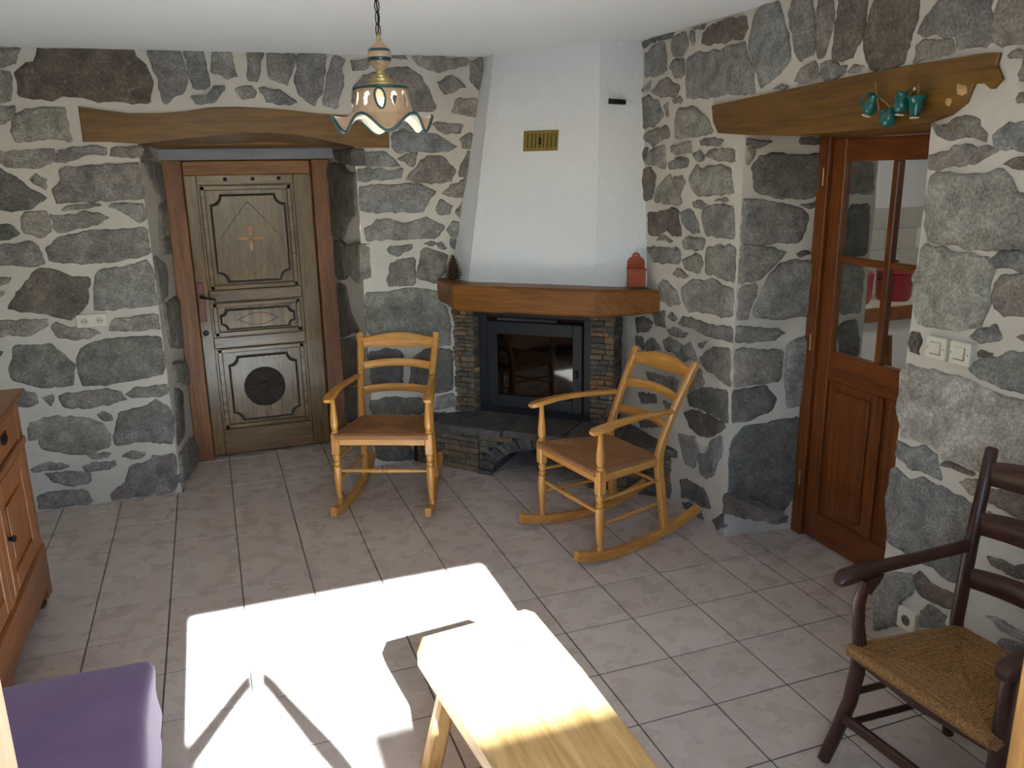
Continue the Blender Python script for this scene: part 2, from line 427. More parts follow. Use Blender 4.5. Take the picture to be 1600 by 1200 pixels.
# window wall with its opening
WX0, WX1, WZ0, WZ1, WY1 = -4.72, -0.44, 2.85, 7.18, -12.6
mb = MB()
for lo, hi in (((XL-0.4, WY1, -1), (WX0, YF, ZT)), ((WX1, WY1, -1), (XR+0.3, YF, ZT)), ((WX0, WY1, -1), (WX1, YF, WZ0)), ((WX0, WY1, WZ1), (WX1, YF, ZT))):
    mb.box(t3(*lo), t3(*hi))
struct(part('wall_front', mb, M_MORTAR))
# outside: terrace, and an unseen pillar added to shade the bench end
mb = MB().box(t3(-40, -60, -0.8), t3(40, WY1-0.02, -0.16))
struct(part('floor_terrace', mb, plain('terrace_gravel', sr(222, 224, 226), 0.95)))
mb = MB().box(t3(-2.9, -31.5, -1.0), t3(0.6, -30, 15.85), 0.02)
struct(part('sun_blocker', mb, plain('sun_blocker_render', sr(206, 198, 182), 0.95)))

mb = MB().box(t3(-60, -48, -0.5), t3(60, -45, 5.5), 0.02)  # unseen low wall, added to block sky light near the horizon
struct(part('sky_blocker', mb, plain('sky_blocker_render', sr(96, 100, 84), 0.95)))

# ---- stones traced from the photograph, projected on their wall planes; dark fillers stand in for soot and shade by the fireplace
ZN = {'1': (0, 60, .25), '2': (0, 300, .25), '3': (0, 520, .25), '4': (380, 60, .25), '5': (480, 250, .1875), '6': (500, 440, .1875),
      'a': (990, 0, .25), 'b': (990, 200, .2), 'c': (990, 400, .2), 'd': (990, 600, .2), 'e': (1200, 0, .25), 'f': (1360, 180, .15),
      'h': (1360, 340, .15), 'i': (1360, 500, .15), 'j': (1360, 660, .15), 'k': (1340, 830, .1625), 'm': (1310, 230, .3084)}
# each line: zone, plane (B back wall, L/Q reveals of the carved door, W right wall, S its reveal), tone, outline; '+' joins to the stone before (wraps the corner)
STONES = '''
1Bn 240,60 830,65 860,120 910,170 955,270 925,410 730,400 600,395 520,370 390,365 320,395 120,360 95,210 160,150 215,150
1Bg -80,50 125,65 100,150 30,180 -80,175
1Bg -80,190 60,210 80,260 75,380 -80,420
1Bg -80,425 90,420 85,490 35,535 -80,540
1Bt 60,580 85,480 170,445 390,430 410,470 450,630 430,645 300,625 110,650
1Bb 915,70 1120,70 1180,250 1145,350 1080,370 1045,405 1010,385 990,260 960,200
1Bb 1140,75 1275,75 1300,220 1305,290 1280,320 1215,310 1180,220
1Bb 1325,80 1440,78 1480,240 1430,255 1315,210
1Bb 1200,360 1290,355 1330,300 1400,290 1395,330 1330,400 1240,410
1Bt 1470,325 1500,305 1570,300 1600,330 1590,370 1500,380
1Bt -80,710 0,705 330,690 350,760 250,815 40,800 0,770
1Bg 360,690 600,665 665,690 660,730 570,720 470,760 350,780
1Bg 690,730 710,685 870,670 900,690 910,745 780,745
1Bd -80,800 20,815 110,880 220,950 290,990 200,1060 60,1080 -80,1060
1Bg 195,885 215,845 290,885 290,950
1Bg 330,950 380,880 375,810 620,790 860,775 930,850 960,960 950,1005 660,1015 360,1030
1Bt 385,1070 420,1045 560,1025 630,1045 520,1065 400,1080
1Bg 680,1050 760,1030 920,1030 960,1070 960,1140 860,1150 790,1090
2Bg 125,160 160,130 295,125 320,250 240,285 150,250
2Bg 320,140 395,145 520,120 680,150 590,215 370,260 345,220
2Bd -80,200 70,210 125,250 115,275 30,300 -80,310
2Bg 290,350 370,280 560,240 950,220 975,390 700,440 500,450 310,430
2Bg -80,345 200,310 240,345 275,440 255,465 90,460 -80,450
2Bn 50,720 110,620 230,480 320,480 430,525 560,535 550,690 520,740 440,800 300,765 130,745
2Bb 580,640 600,500 640,480 780,465 910,420 960,480 985,600 985,705 600,745
2Bt -80,530 70,530 50,570 0,585 -80,580
2Bt -80,610 25,620 20,655 -80,670
2Bt -80,800 300,795 295,840 200,890 0,905 -80,910
2Bt 315,860 350,812 440,845 560,850 625,885 560,920 380,920
2Bt 690,830 710,800 950,760 1010,760 1020,850 870,865 680,870
2Bd -80,970 20,1000 10,1025 -80,1030
3Bg 55,230 90,80 310,70 400,130 470,210 455,330 270,345 90,300
3Bg 480,170 510,90 680,35 1000,20 1050,60 1060,200 1010,265 700,320 530,335 495,260
3Bg 110,360 220,385 245,435 200,460 110,455
3Bg 262,405 320,390 340,420 310,450
3Bg 365,385 660,350 760,365 800,420 600,465 410,475
3Bg 790,380 840,345 1040,320 1080,360 1060,385 830,410
3Bt 610,515 640,495 690,510 710,545 660,555
3Bg 170,600 195,550 340,520 500,525 640,560 690,640 690,710 540,770 350,745 250,720 240,665 180,670
3Bg 715,600 750,490 880,460 980,420 1085,470 1095,690 900,680 720,700
3Bt 545,765 690,745 680,780 590,790
3Bg 190,850 300,805 440,820 400,850 210,870
3Bg 520,840 600,805 720,800 725,830 660,855 540,865
3Bg 280,880 430,865 560,870 570,930 450,960 330,930
3Bg 230,1010 420,980 545,980 580,1080 260,1130
3Bt 765,775 840,735 910,760 850,795
3Bg 700,1000 790,920 810,830 940,790 950,770 1100,755 1105,990 900,1030 710,1060
4Bg 20,85 125,85 110,150 100,260 35,255
4Bt 150,90 325,95 310,200 280,290 150,250
4Bb 345,95 515,95 520,190 490,340 445,420 400,395 340,350 325,260
4Bb 560,100 635,135 620,210 630,290 580,440 495,415 510,280 545,160
4Bb 100,305 230,320 330,395 290,420 150,400
4Bt 675,140 780,130 780,190 680,205
4Bg 910,115 1010,110 1025,135 940,125
4Bg 690,310 760,230 900,185 1030,180 1120,250 1205,430 1180,455 900,470 680,400
4Bg 1055,110 1260,115 1410,125 1400,170 1230,210 1110,180
4Bg 1410,150 1490,115 1500,200 1480,320 1420,270
4Bg 1210,280 1290,225 1395,300 1330,325 1260,345
4Bg 1300,450 1330,380 1475,370 1465,500 1310,470
4Bg 1175,530 1230,520 1380,545 1350,590 1260,605
4Bb 920,620 945,580 1080,580 1200,600 1335,680 1280,710 1080,710 950,715
4Bb 920,545 1040,520 1100,555 1060,572 940,565
4Bg 1350,630 1400,590 1445,600 1430,690 1380,690
4Bg 1345,830 1400,705 1435,705 1420,850 1350,865
4Bb 720,710 880,705 960,770 985,800 730,795
4Bg 960,745 1090,712 1065,800 1030,790
4Bb 715,825 780,810 930,825 1000,815 980,880 720,895
4Bg 1005,880 1090,790 1150,730 1230,735 1330,820 1290,900 1180,910
4Bg 1240,970 1310,910 1420,860 1405,1000 1290,990
4Bb 715,930 870,910 1100,910 1205,960 1150,1030 1110,1090 740,1085 710,1010
4Bg 1200,1060 1240,1005 1310,1050 1290,1090 1230,1105
5Bg 1235,420 1290,350 1340,340 1330,490 1280,490
5Bb 480,570 600,490 660,490 800,525 1010,475 1145,550 1080,650 720,665 500,670
5Bb 665,750 690,720 870,705 860,745 760,800 700,790
5Bg 970,700 1040,670 1080,695 1040,720
5Bg 1085,700 1110,680 1170,735 1100,735
5Bg 1175,580 1210,520 1320,530 1305,630 1190,640
5Bg 1190,720 1200,660 1300,650 1295,760 1240,760
5Bg 665,1010 690,860 780,830 900,820 900,1045 680,1055
5Bg 910,1000 960,730 1090,760 1170,800 1150,930 1080,1020
6Bt 375,90 560,85 700,60 850,55 970,85 1010,170 1050,200 1080,310 1090,520 980,540 700,530 600,450 380,440
6Bd 375,590 640,555 690,610 690,860 390,895
6Bd 740,860 770,650 870,560 1100,560 1110,900 980,930 750,880
6Bd 400,1000 560,960 860,970 870,1100 420,1130
6Bt 970,960 1120,930 1130,1040 960,1060
5Qd 175,50 300,50 350,110 400,120 410,430 350,500 300,640 230,620 200,450
5Qd 230,680 320,700 340,960 280,985 240,930
5Qt 340,720 480,710 540,850 530,1000 430,1010 350,930
4Qd 575,700 710,690 715,790 600,770
6Qd 130,20 220,60 260,260 320,400 170,450
6Qd 170,500 300,480 340,840 180,870
6Qd 190,900 350,900 380,1130 200,1170
1Lg 880,690 920,690 945,740 890,755
1Lg 870,770 990,790 1020,960 1010,1020 970,960
2Lg 990,90 1030,60 1050,200 1000,290 990,180
2Lg 1000,300 1040,280 1060,370 1010,390
2Lg 960,410 1030,470 1030,640 990,690
2Lg 1020,710 1100,660 1130,960 1060,960
3Lg 1080,200 1150,180 1190,330 1100,300
3Ld 1090,360 1130,380 1145,600 1110,690
3Lg 1120,760 1200,650 1235,790 1110,980
aWd 55,265 100,250 140,225 250,205 240,240 150,255 70,300
aWb 75,340 130,280 200,260 210,440 150,470 75,485
aWg 235,280 250,230 330,195 345,280 310,345 250,355
aWg 370,170 450,150 440,185 380,190
aWg 360,200 390,195 380,280 350,230
aWn 430,270 440,200 520,140 700,100 710,180 680,245 470,280
aWg 235,420 250,375 320,370 315,470 270,485
aWb 330,370 400,330 560,300 690,265 705,310 745,420 765,580 640,590 400,620 330,615
aWb 725,260 760,90 800,35 910,10 935,100 965,200 990,370 930,450 800,555 785,470 755,400 720,310
aWg 110,570 200,480 290,540 270,600 180,615
aWg 55,560 110,510 100,555 60,575
aWb 50,610 90,600 160,640 190,720 130,790 60,800
aWg 190,660 220,645 225,715 205,720
aWg 245,625 300,600 310,635 260,645
aWt 260,750 290,670 400,670 470,740 500,830 430,840 270,870
aWg 80,830 210,785 230,850 130,910 70,870
aWn 60,930 90,920 80,990 60,1010
aWg 95,960 130,930 200,910 205,1060 150,1030 75,1020
aWt 235,910 360,885 365,950 240,965
aWg 225,1010 300,980 345,1000 340,1045 230,1060
aWb 370,970 420,930 440,1000 400,1005
aWg 415,880 460,860 560,870 540,915 420,905
aWg 975,80 1000,-10 1120,-30 1135,80 1135,320 1050,380 1020,330 1010,260 985,180
aWg 1148,80 1180,-30 1250,-30 1258,130 1200,340 1155,370 1145,200
aWn 1268,180 1300,-30 1470,-30 1450,220 1370,340 1320,380 1250,370
aWg 1010,500 1050,430 1130,390 1160,490 1060,515
aWg 1170,400 1200,385 1330,410 1310,480 1210,495 1165,470
aWt 1340,440 1380,405 1440,410 1400,450
aWg 880,550 930,530 970,540 940,570
eWn 640,60 680,-20 960,-20 940,80 890,220 850,390 800,430 640,430 600,330 600,240
eWg 920,390 930,280 1000,240 1150,240 1180,300 1150,330 1000,370
eWg 940,200 1010,80 1100,-20 1395,-20 1405,230 1370,290 1200,310 1170,230 960,215
eWg 1395,240 1425,40 1460,-20 1680,-20 1680,270 1450,290
eWg 1510,340 1540,320 1680,300 1680,350 1520,365
eWg 1570,450 1600,380 1680,380 1680,510 1590,510
eWg 1565,620 1590,580 1680,570 1680,640 1580,640
eWb 1420,850 1500,780 1680,720 1680,960 1560,940 1425,910
eWg 1030,760 1100,780 1180,740 1300,740 1360,840 1350,885 1290,850 1100,860 1060,850
eWg 1010,970 1130,950 1180,910 1340,910 1450,940 1350,1000 1280,1020 1020,1060
eWn 1480,1020 1530,985 1680,990 1680,1060 1530,1060
fWs 640,640 700,600 1100,620 1370,570 1480,650 1530,780 1700,880 1700,1400 1350,1405 1050,1395 900,1365 740,1335 610,1290 575,1130 580,900
hWs 600,270 700,310 760,310 950,360 1240,415 1270,560 1230,920 1160,1130 900,1180 700,1140 500,1100 480,950 450,600 520,520 530,360
hWb 1270,430 1380,350 1700,360 1700,570 1600,580 1480,520 1320,510
hWg 1290,740 1380,590 1700,600 1700,1010 1550,1020 1380,1000 1290,940
iWb 1060,160 1200,80 1290,45 1385,200 1260,240 1150,230
iWn 1130,350 1160,320 1265,340 1250,370 1140,375
iWg 1525,180 1700,120 1700,220 1560,205
iWb 1050,540 1080,430 1350,360 1500,330 1700,330 1700,780 1480,720 1200,640
iWn 400,230 440,120 520,140 535,250 510,360 430,340
iWs 330,560 420,460 640,520 800,570 930,590 1300,740 1500,815 1700,820 1700,1560 1300,1590 1140,1565 980,1505 780,1430 720,1375 560,1285 430,1250 320,1200 290,1000 300,800
jWb 265,330 310,190 420,240 570,240 690,340 710,450 760,590 640,560 450,490 330,400
jWn 735,430 790,410 950,460 1075,540 1050,560 880,490
jWt 940,630 1010,590 1140,600 1120,770 1040,740
jWb 180,740 220,490 290,470 400,590 560,580 720,660 850,740 960,770 1080,880 1070,1000 1060,1400 950,1686 755,1600 647,1500 353,1340 247,1293 180,1233
kWb 165,700 200,470 260,390 420,390 520,420 560,520 500,640 420,700 400,900 300,930 170,950
kWn 540,430 620,390 740,520 900,600 1000,640 960,750 760,710 640,650 570,560
kWg 610,770 700,710 840,810 830,910 720,930 610,900
jWn 1240,850 1270,700 1450,690 1700,740 1700,1010 1500,970 1380,900
jWt 1200,1000 1240,930 1400,980 1500,1080 1480,1160 1200,1140
kWn 1270,270 1400,290 1700,350 1700,480 1560,450 1300,330
kWg 1180,540 1240,510 1400,530 1520,520 1530,630 1400,610
kWg 1240,820 1340,830 1540,930 1700,1000 1700,1050 1500,1030
kWb 1330,1070 1420,1050 1700,1070 1700,1200 1480,1190
mIg 55,70 180,75 175,235 55,235
mId 50,290 155,290 150,420 140,540 30,550
mIg 15,590 125,600 110,840 5,840
mId 0,900 85,870 100,950 90,1060 0,1040
bWn 75,320 130,300 180,370 150,540 90,580 80,450
bWg 190,450 290,360 320,450 385,570 350,600 165,580
bWg 310,390 380,375 410,430 360,520
bWt 435,400 495,290 540,320 620,285 760,305 780,520 500,530 460,470
bS+t 800,310 860,450 840,520 800,520
bWt 560,210 620,165 790,160 790,270 640,245
bS+t 805,160 940,165 940,220 900,280 805,270
bWg 640,570 720,540 750,560 660,580
bWg 465,580 520,560 570,590 530,630 470,610
bWn 110,660 240,650 300,620 350,650 370,840 310,840 270,790 200,840 120,835
bWb 365,660 420,625 480,660 520,810 470,825 390,760
bWg 180,870 240,840 310,875 300,895
bWt 390,890 420,850 550,860 560,900 530,955 400,945
bWb 110,930 160,930 360,940 365,1040 330,1060 170,1050
bWt 385,1030 480,985 530,990 545,1070 500,1140 410,1100
bWb 530,680 560,620 650,595 790,610 790,865 700,855 570,840
bS+b 805,610 850,560 960,560 1280,620 1360,690 1310,860 1270,890 900,910 805,880
bSd 930,320 1000,220 1100,195 1290,215 1470,200 1450,490 1380,550 1260,545 1100,540 960,490
bSd 1310,600 1400,580 1410,610 1350,625
bSd 830,110 900,80 1060,110 1000,145 900,140
bSd 1310,110 1330,80 1490,75 1480,130 1330,130
bWg 570,940 620,920 795,925 790,1210 720,1195 640,1150 575,1140
bS+g 805,925 950,920 1140,960 1170,980 1080,1090 1010,1170 805,1210
bSd 1280,970 1350,960 1370,985 1300,1000
cSb 940,440 1040,180 1150,60 1250,30 1400,55 1390,330 1360,460 1100,490 960,470
cWt 380,320 375,240 450,190 630,180 700,220 780,250 770,480 680,470 520,435 430,440
cS+t 795,250 970,230 940,330 890,480 795,490
cWg 310,140 350,90 430,160 400,175
cWt 200,230 240,180 330,260 370,370 290,390 220,350
cWg 270,470 300,440 340,480 310,515
cWt 270,570 330,555 430,610 400,640 290,610
cWg 350,530 400,465 580,530 770,550 770,675 600,630 480,570
cS+g 785,550 1120,575 1160,600 1080,660 950,670 785,675
cWg 505,690 570,660 540,720
cWg 520,800 570,740 640,710 755,720 755,1020 700,990 640,930 540,860
cS+g 768,720 1140,740 1160,770 1140,950 1080,990 880,1010 768,1020
cSb 1180,1000 1200,690 1355,630 1340,800 1300,1160 1200,1170
dWd 420,90 500,20 620,30 735,50 735,300 680,270 560,210 440,170
dS+d 750,50 900,40 1030,20 1110,110 1060,200 900,280 750,300
cWg 90,700 150,630 220,720 110,750
cWg 230,680 270,630 390,690 350,760 260,730
cWg 340,780 440,660 500,800 400,820
cWg 100,900 350,960 330,1080 200,1050 120,960
cWg 430,900 520,880 560,1000 440,1080
dWn 400,220 480,200 700,290 720,340 600,420 520,400 440,330
dWg 350,390 480,410 510,520 480,650 410,620
dWb 510,560 590,520 620,430 690,410 700,520 620,720 570,740 520,680
dSd 730,700 740,460 860,340 1130,290 1285,260 1260,640 1250,850 1160,990 900,1000 780,930 735,840
6Bd 390,1180 620,1160 860,1170 880,1300 640,1330 400,1320
6Bd 400,1360 600,1350 760,1370 780,1480 560,1500 400,1470
6Bd 890,1100 1040,1080 1060,1180 900,1200
6Bg 990,560 1060,600 1080,620 1000,640
cWd 20,480 80,470 150,520 120,590 30,600
cWd 150,430 240,430 245,560 180,540
cWd 20,620 80,640 90,720 30,740
dWd 30,260 180,250 200,330 60,340
dWg 230,130 320,160 330,240 270,230
dWd 40,60 170,80 180,150 60,150
dWd 380,920 470,940 490,1060 400,1010
dWd 840,1040 1000,1020 1140,1040 1130,1100 860,1110
dWd 370,750 420,740 560,830 610,970 520,950 420,880 380,900
dWd 490,960 530,1000 550,1070 500,1040
dWd 615,1070 690,1010 740,1030 730,1140 660,1150
'''
def frame2(a, b):
    """vertical wall plane through plan points a->b (tiles): origin, U, V, N (N faces the camera)"""
    a = Vector((a[0], a[1], 0)); b = Vector((b[0], b[1], 0)); U = (b-a).normalized(); W = Vector((0,0,1)); n = U.cross(W)
    if n.dot(CAM-a) < 0: n = -n
    return a, U, W, n, (b-a).length
PL = {'B': frame2((XL, YB), (XR, YB)), 'W': frame2((XR, YB), (XR, YF)), 'S': frame2((XR, SY0), (4.95, SY1)),
      'I': frame2((5.1, SY1), (5.96, SY1-0.05)), 'L': frame2((DLx, YB), (DLb, 6.42)), 'Q': frame2((DRx, YB), (DRb, 6.42))}
def resample(poly, step):
    # corner-cut, then even spacing
    p = [Vector((x, y)) for x, y in poly]; q = []
    for i in range(len(p)):
        a, b = p[i], p[(i+1) % len(p)]
        q += [a.lerp(b, 0.09), a.lerp(b, 0.91)]
    out = []
    for i in range(len(q)):
        a, b = q[i], q[(i+1) % len(q)]; k = max(1, int((b-a).length/step))
        out += [a.lerp(b, j/k) for j in range(k)]
    return out
def stone_mb(poly, fr, h, seed, mb=None, grow=0.004):
    mb = mb or MB(); o, U, W, n = fr
    if area(poly) < 0: poly = poly[::-1]
    per = sum((Vector(poly[i])-Vector(poly[i-1])).length for i in range(len(poly)))
    p = resample(poly, max(0.010, per/64)); m = len(p)
    c = sum(p, Vector((0, 0)))/m; rad = sum((q-c).length for q in p)/m
    p = [c+(q-c)*(1+grow/rad) for q in p]
    sd_ = Vector((seed*3.1, seed*1.7, seed*0.9))
    for q in p:
        d = noise.noise_vector(Vector((q.x*22, q.y*22, 0))+sd_); e = noise.noise_vector(Vector((q.x*60, q.y*60, 3))+sd_)
        q.x += d.x*0.011+e.x*0.006; q.y += d.y*0.011+e.y*0.006
    vs = []; fs = []
    rings = [(0.0, -0.05), (0.0, 0.25*h), (0.006, 0.75*h), (0.016, h), (0.016+rad*0.16, h*1.15), (0.016+rad*0.38, h*1.15), (0.016+rad*0.62, h*1.2)]
    for ins, hh in rings:
        sc_ = max(0.1, 1-ins/rad)
        for q in p:
            r_ = c+(q-c)*sc_
            nz = noise.noise(Vector((r_.x*14, r_.y*14, 0))+sd_)*0.008 + noise.noise(Vector((r_.x*5, r_.y*5, 5))+sd_)*0.009 if ins > 0.01 else 0
            vs.append(o+U*r_.x+W*r_.y+n*(hh+nz))
    for j in range(len(rings)-1):
        for k in range(m): fs.append((j*m+k, j*m+(k+1) % m, (j+1)*m+(k+1) % m, (j+1)*m+k))
    L = (len(rings)-1)*m; vs.append(o+U*c.x+W*c.y+n*(h*1.12)); t_ = len(vs)-1
    for k in range(m): fs.append((L+k, L+(k+1) % m, t_))
    return mb.add(vs, fs)
pend = None
def flush():
    global pend
    if pend:
        o = part('stone', pend[0], M_STONE, pend[2], 50); o.color = tuple(pend[1])+(1,); pend = None
for si, ln in enumerate(STONES.strip().split('\n')):
    head, *pts = ln.split()
    zn, pl = head[0], head[1]; join = '+' in head; tone = head[-1]
    ox, oy, sc_ = ZN[zn]; o, U, W, n, ln_ = PL[pl]
    poly = []
    for q in pts:
        x, y = map(float, q.split(',')); P = hit(ox+x*sc_, oy+y*sc_, o, n) - o
        u, v = P.dot(U), P.dot(W)
        if pl in 'SLQI': u = min(max(u, 0.05), ln_-0.03)
        if pl == 'W' and v < 6.4: u = min(u, YB-SY0-0.02) if u < YB+2.5 else u
        if pl == 'B' and v < 6.4 and u < DLx-XL+0.5: u = min(u, DLx-XL-0.02)
        if pl == 'B' and v < 6.4 and u > DLx-XL+2: u = max(u, DRx-XL+0.02)
        poly.append((u*T, max(v, 0.03)*T))
    if abs(area(poly)) < 0.0004: continue
    h = 0.009 + 0.008*rnd.random()
    if pl in 'LQSI': h = 0.010+0.012*rnd.random()
    if not join:
        flush()
        c0 = COLS[tone]; k = 0.66+0.22*rnd.random()
        pend = [MB(), [c0[0]*k*(1+rnd.uniform(-.04, .05)), c0[1]*k, c0[2]*k*(1+rnd.uniform(-.05, .04))], {'W': WR, 'S': WR, 'I': WR}.get(pl, WB)]
    stone_mb(poly, (o*T, U, W, n), h, si, pend[0], {'L': 0.02, 'Q': 0.022, 'S': 0.008}.get(pl, 0.004))
flush()

# ------------------------------------------------------------------ lintel beams
def px_poly(s, org, nrm, U, W):
    out = []
    for q in s.split():
        x, y = map(float, q.split(',')); P = hit(x, y, org, nrm)-Vector(org); out.append((P.dot(U)*T, P.dot(W)*T))
    return out
X3, Y3, Z3 = Vector((1,0,0)), Vector((0,1,0)), Vector((0,0,1))
lt = thing('wooden_lintel', 'long brown beam with arched underside above the carved panelled door', 'beam', t3(0, YB, 0))
lp = px_poly('122,166 160,172 200,177 250,177 290,174 330,168 370,167 410,169 450,172 500,178 560,181 607,184 608,231 560,231 540,226 500,217 460,210 420,207 380,209 340,212 300,215 250,221 220,225 170,222 130,222', (0, YB, 0), (0, 1, 0), X3, Z3)
part('beam', MB().prism(lp, -0.10*T, 0.03*T, (V(0,0,0), X3, Z3, -Y3), 0.006), M_BEAM_X, lt)
mb = MB(); tw = [q for q in lp]
low = [(q[0], q[1]) for q in lp if q[1] < 6.78*T and -5.0*T < q[0] < -1.0*T]
low.sort()
n0 = len(low); vs_ = []
for d, zf in ((0.05, 0.0), (0.95, -0.35), (0.95, 2.0)):
    for (x, z) in low: vs_.append((x, d*T, z if zf == 0 else (6.47*T+(z-6.47*T)*0.45 if zf < 0 else 7.0*T)))
for (x, z) in low: vs_.append((x, 0.05*T, 7.0*T))
fs_ = []
for k in range(n0-1):
    for j in range(4): fs_.append((j*n0+k, j*n0+k+1, ((j+1) % 4)*n0+k+1, ((j+1) % 4)*n0+k))
mb.add(vs_, fs_); part('underside', mb, M_BEAM_X, lt)
part('inner_beam', MB().box((-4.82*T, 0.96*T, 6.50*T), (-1.26*T, 1.5*T, 6.95*T), 0.01), M_BEAM_X, lt)
o = part('lintel_stone', MB().box((-4.78*T, 1.5*T, 6.27*T), (-1.30*T, 2.05*T, 6.50*T), 0.01).noise(0.006, 8), M_GREY, lt); o['label'] = 'grey stone slab behind the beam'
lt2 = thing('wooden_lintel', 'thick brown beam with ragged right end above the glazed door', 'beam', t3(XR, 0, 0))
lp = px_poly('1115,165 1200,147 1300,126 1400,106 1480,93 1545,83 1567,82 1562,102 1570,124 1556,139 1546,130 1527,131 1514,161 1490,180 1457,192 1400,199 1300,208 1225,212 1170,211 1125,208 1117,190', (XR, 0, 0), (1, 0, 0), Y3, Z3)
part('beam', MB().prism(lp, -1.25*T, 0.05*T, (V(0,0,0), Y3, Z3, -X3), 0.006), M_BEAM_Y, lt2)
for (px, py, r_) in ((1508, 140, 0.028), (1488, 160, 0.02)):
    P = hit(px, py, (XR, 0, 0), (1, 0, 0))
    pl_ = stone_mb([(P.y*T+r_*math.cos(a)*rnd.uniform(.7, 1.2), P.z*T+r_*math.sin(a)*rnd.uniform(.6, 1.1)) for a in [k*0.9 for k in range(7)]], (V(0,0,0), Y3, Z3, -X3), 0.022, px)
    o = part('filler_patch', pl_, plain('filler_plaster', sr(206, 166, 112), 0.8), lt2, 50); o['label'] = 'pale filler lump in the rotten wood'

# ------------------------------------------------------------------ carved door (door_1)
YD = 6.28
d1 = struct(link('door_1', None, None, t3(0, YD, 0)))
def dbox(name, x0, x1, z0, z1, y0, y1, mat, par, bev=0.004):
    return part(name, MB().box((x0*T, y0*T, z0*T), (x1*T, y1*T, z1*T), bev), mat, par)
dbox('frame_post', -4.66, -4.30, 0, 6.27, -0.22, 0.1, M_DFRAME, d1)
dbox('frame_post', -1.78, -1.42, 0, 6.27, -0.22, 0.1, M_DFRAME, d1)
leaf = dbox('door_leaf', -4.30, -1.78, 0.03, 6.26, -0.04, 0.1, M_DOOR_Z, d1)
dbox('top_board', -4.29, -1.80, 5.98, 6.25, -0.075, -0.04, M_DFRAME_X, leaf)
for x0, x1 in ((-4.29, -4.05), (-2.16, -1.80)): dbox('stile', x0, x1, 0.04, 5.98, -0.07, -0.04, M_DOOR_Z, leaf)
for z0, z1 in ((5.78, 5.98), (3.40, 3.64), (2.41, 2.64), (0.04, 0.60)): dbox('rail', -4.05, -2.16, z0, z1, -0.07, -0.04, M_DOOR_X, leaf)
def moulded(x0, x1, z0, z1):
    m = MB(); w_ = 0.10
    for (a, b, c, d) in ((x0, x1, z1-w_, z1), (x0, x1, z0, z0+w_)): m.sweep([V(a*T, -0.075*T, (c+d)/2*T), V(b*T, -0.075*T, (c+d)/2*T)], (0.05*T, w_*T), bev=0.3)
    for a in (x0, x1-w_): m.sweep([V((a+w_/2)*T, -0.075*T, z0*T), V((a+w_/2)*T, -0.075*T, z1*T)], (0.05*T, w_*T), up=(1, 0, 0), bev=0.3)
    part('moulding', m, M_DOOR_X, leaf)
def scooped(x0, x1, z0, z1, r_):
    pts = []
    for cx, cz, a0 in ((x0, z0, 90), (x1, z0, 180), (x1, z1, 270), (x0, z1, 360)):
        pts += [(cx+r_*math.cos(R(a0-90*k/6)), cz+r_*math.sin(R(a0-90*k/6))) for k in range(7)]
    return [(x*T, z*T) for x, z in pts]
FRD = (V(0,0,0), X3, Z3, -Y3)
for (a, b, c, d, r_) in ((-3.98, -2.24, 3.68, 5.74, 0.2), (-3.98, -2.24, 2.69, 3.35, 0.14), (-3.98, -2.24, 0.65, 2.37, 0.2)):
    moulded(a-0.03, b+0.03, c-0.03, d+0.03)
for (a, b, c, d, r_) in ((-3.81, -2.38, 3.82, 5.56, 0.2), (-3.85, -2.37, 2.82, 3.20, 0.12), (-3.78, -2.42, 0.80, 2.18, 0.18)):
    pf = scooped(a, b, c, d, r_)
    gq = part('panel_groove', MB().prism(scooped(a-0.035, b+0.035, c-0.035, d+0.035, r_), 0.0, 0.055*T, FRD), M_GROOVE, leaf)
    part('raised_panel', MB().prism(pf, 0.0, 0.085*T, FRD, 0.004), M_DOOR_Z, gq)
def groove(p, q, r_=0.0016):
    part('incised_line', MB().tube([V(p[0]*T, -0.086*T, p[1]*T), V(q[0]*T, -0.086*T, q[1]*T)], r_, 6), M_GROOVE, leaf)
groove((-3.71, 4.71), (-3.11, 5.44)); groove((-3.11, 5.44), (-2.47, 4.69)); groove((-2.47, 4.69), (-3.09, 3.94), 0.0008); groove((-3.09, 3.94), (-3.71, 4.71), 0.0008)
for dx, dz in ((0.15, 0), (-0.15, 0), (0, 0.15), (0, -0.15)):
    m = MB(); pts = []
    L_ = 0.11; W_ = 0.032
    for k in range(12):
        a = 2*math.pi*k/12; u_, v_ = L_*math.cos(a), W_*math.sin(a)*(1 if True else 0)
        pts.append(((-3.11+dx+(u_ if dx else v_))*T, (4.69+dz+(v_ if dx else u_))*T))
    part('inlay_petal', m.prism(pts, 0.08*T, 0.095*T, FRD), M_INLAY, leaf)
m = MB()
for s_ in (1, -1):
    m.tube([V((-3.11-0.42+0.84*k/10)*T, -0.087*T, (3.0+s_*0.13*math.sin(math.pi*k/10))*T) for k in range(11)], 0.0016, 6)
part('incised_eye', m, M_GROOVE, leaf)
ro = part('rosette', MB().lathe([(0.43*T, 0.07*T), (0.43*T, 0.12*T), (0.40*T, 0.13*T), (0.10*T, 0.10*T), (0.10*T, 0.14*T), (0.05*T, 0.15*T), (0.0001, 0.15*T)], 40, Matrix.Translation(t3(-3.11, 0, 1.50)) @ Matrix.Rotation(math.pi/2, 4, 'X')), M_GROOVE, leaf, 40)
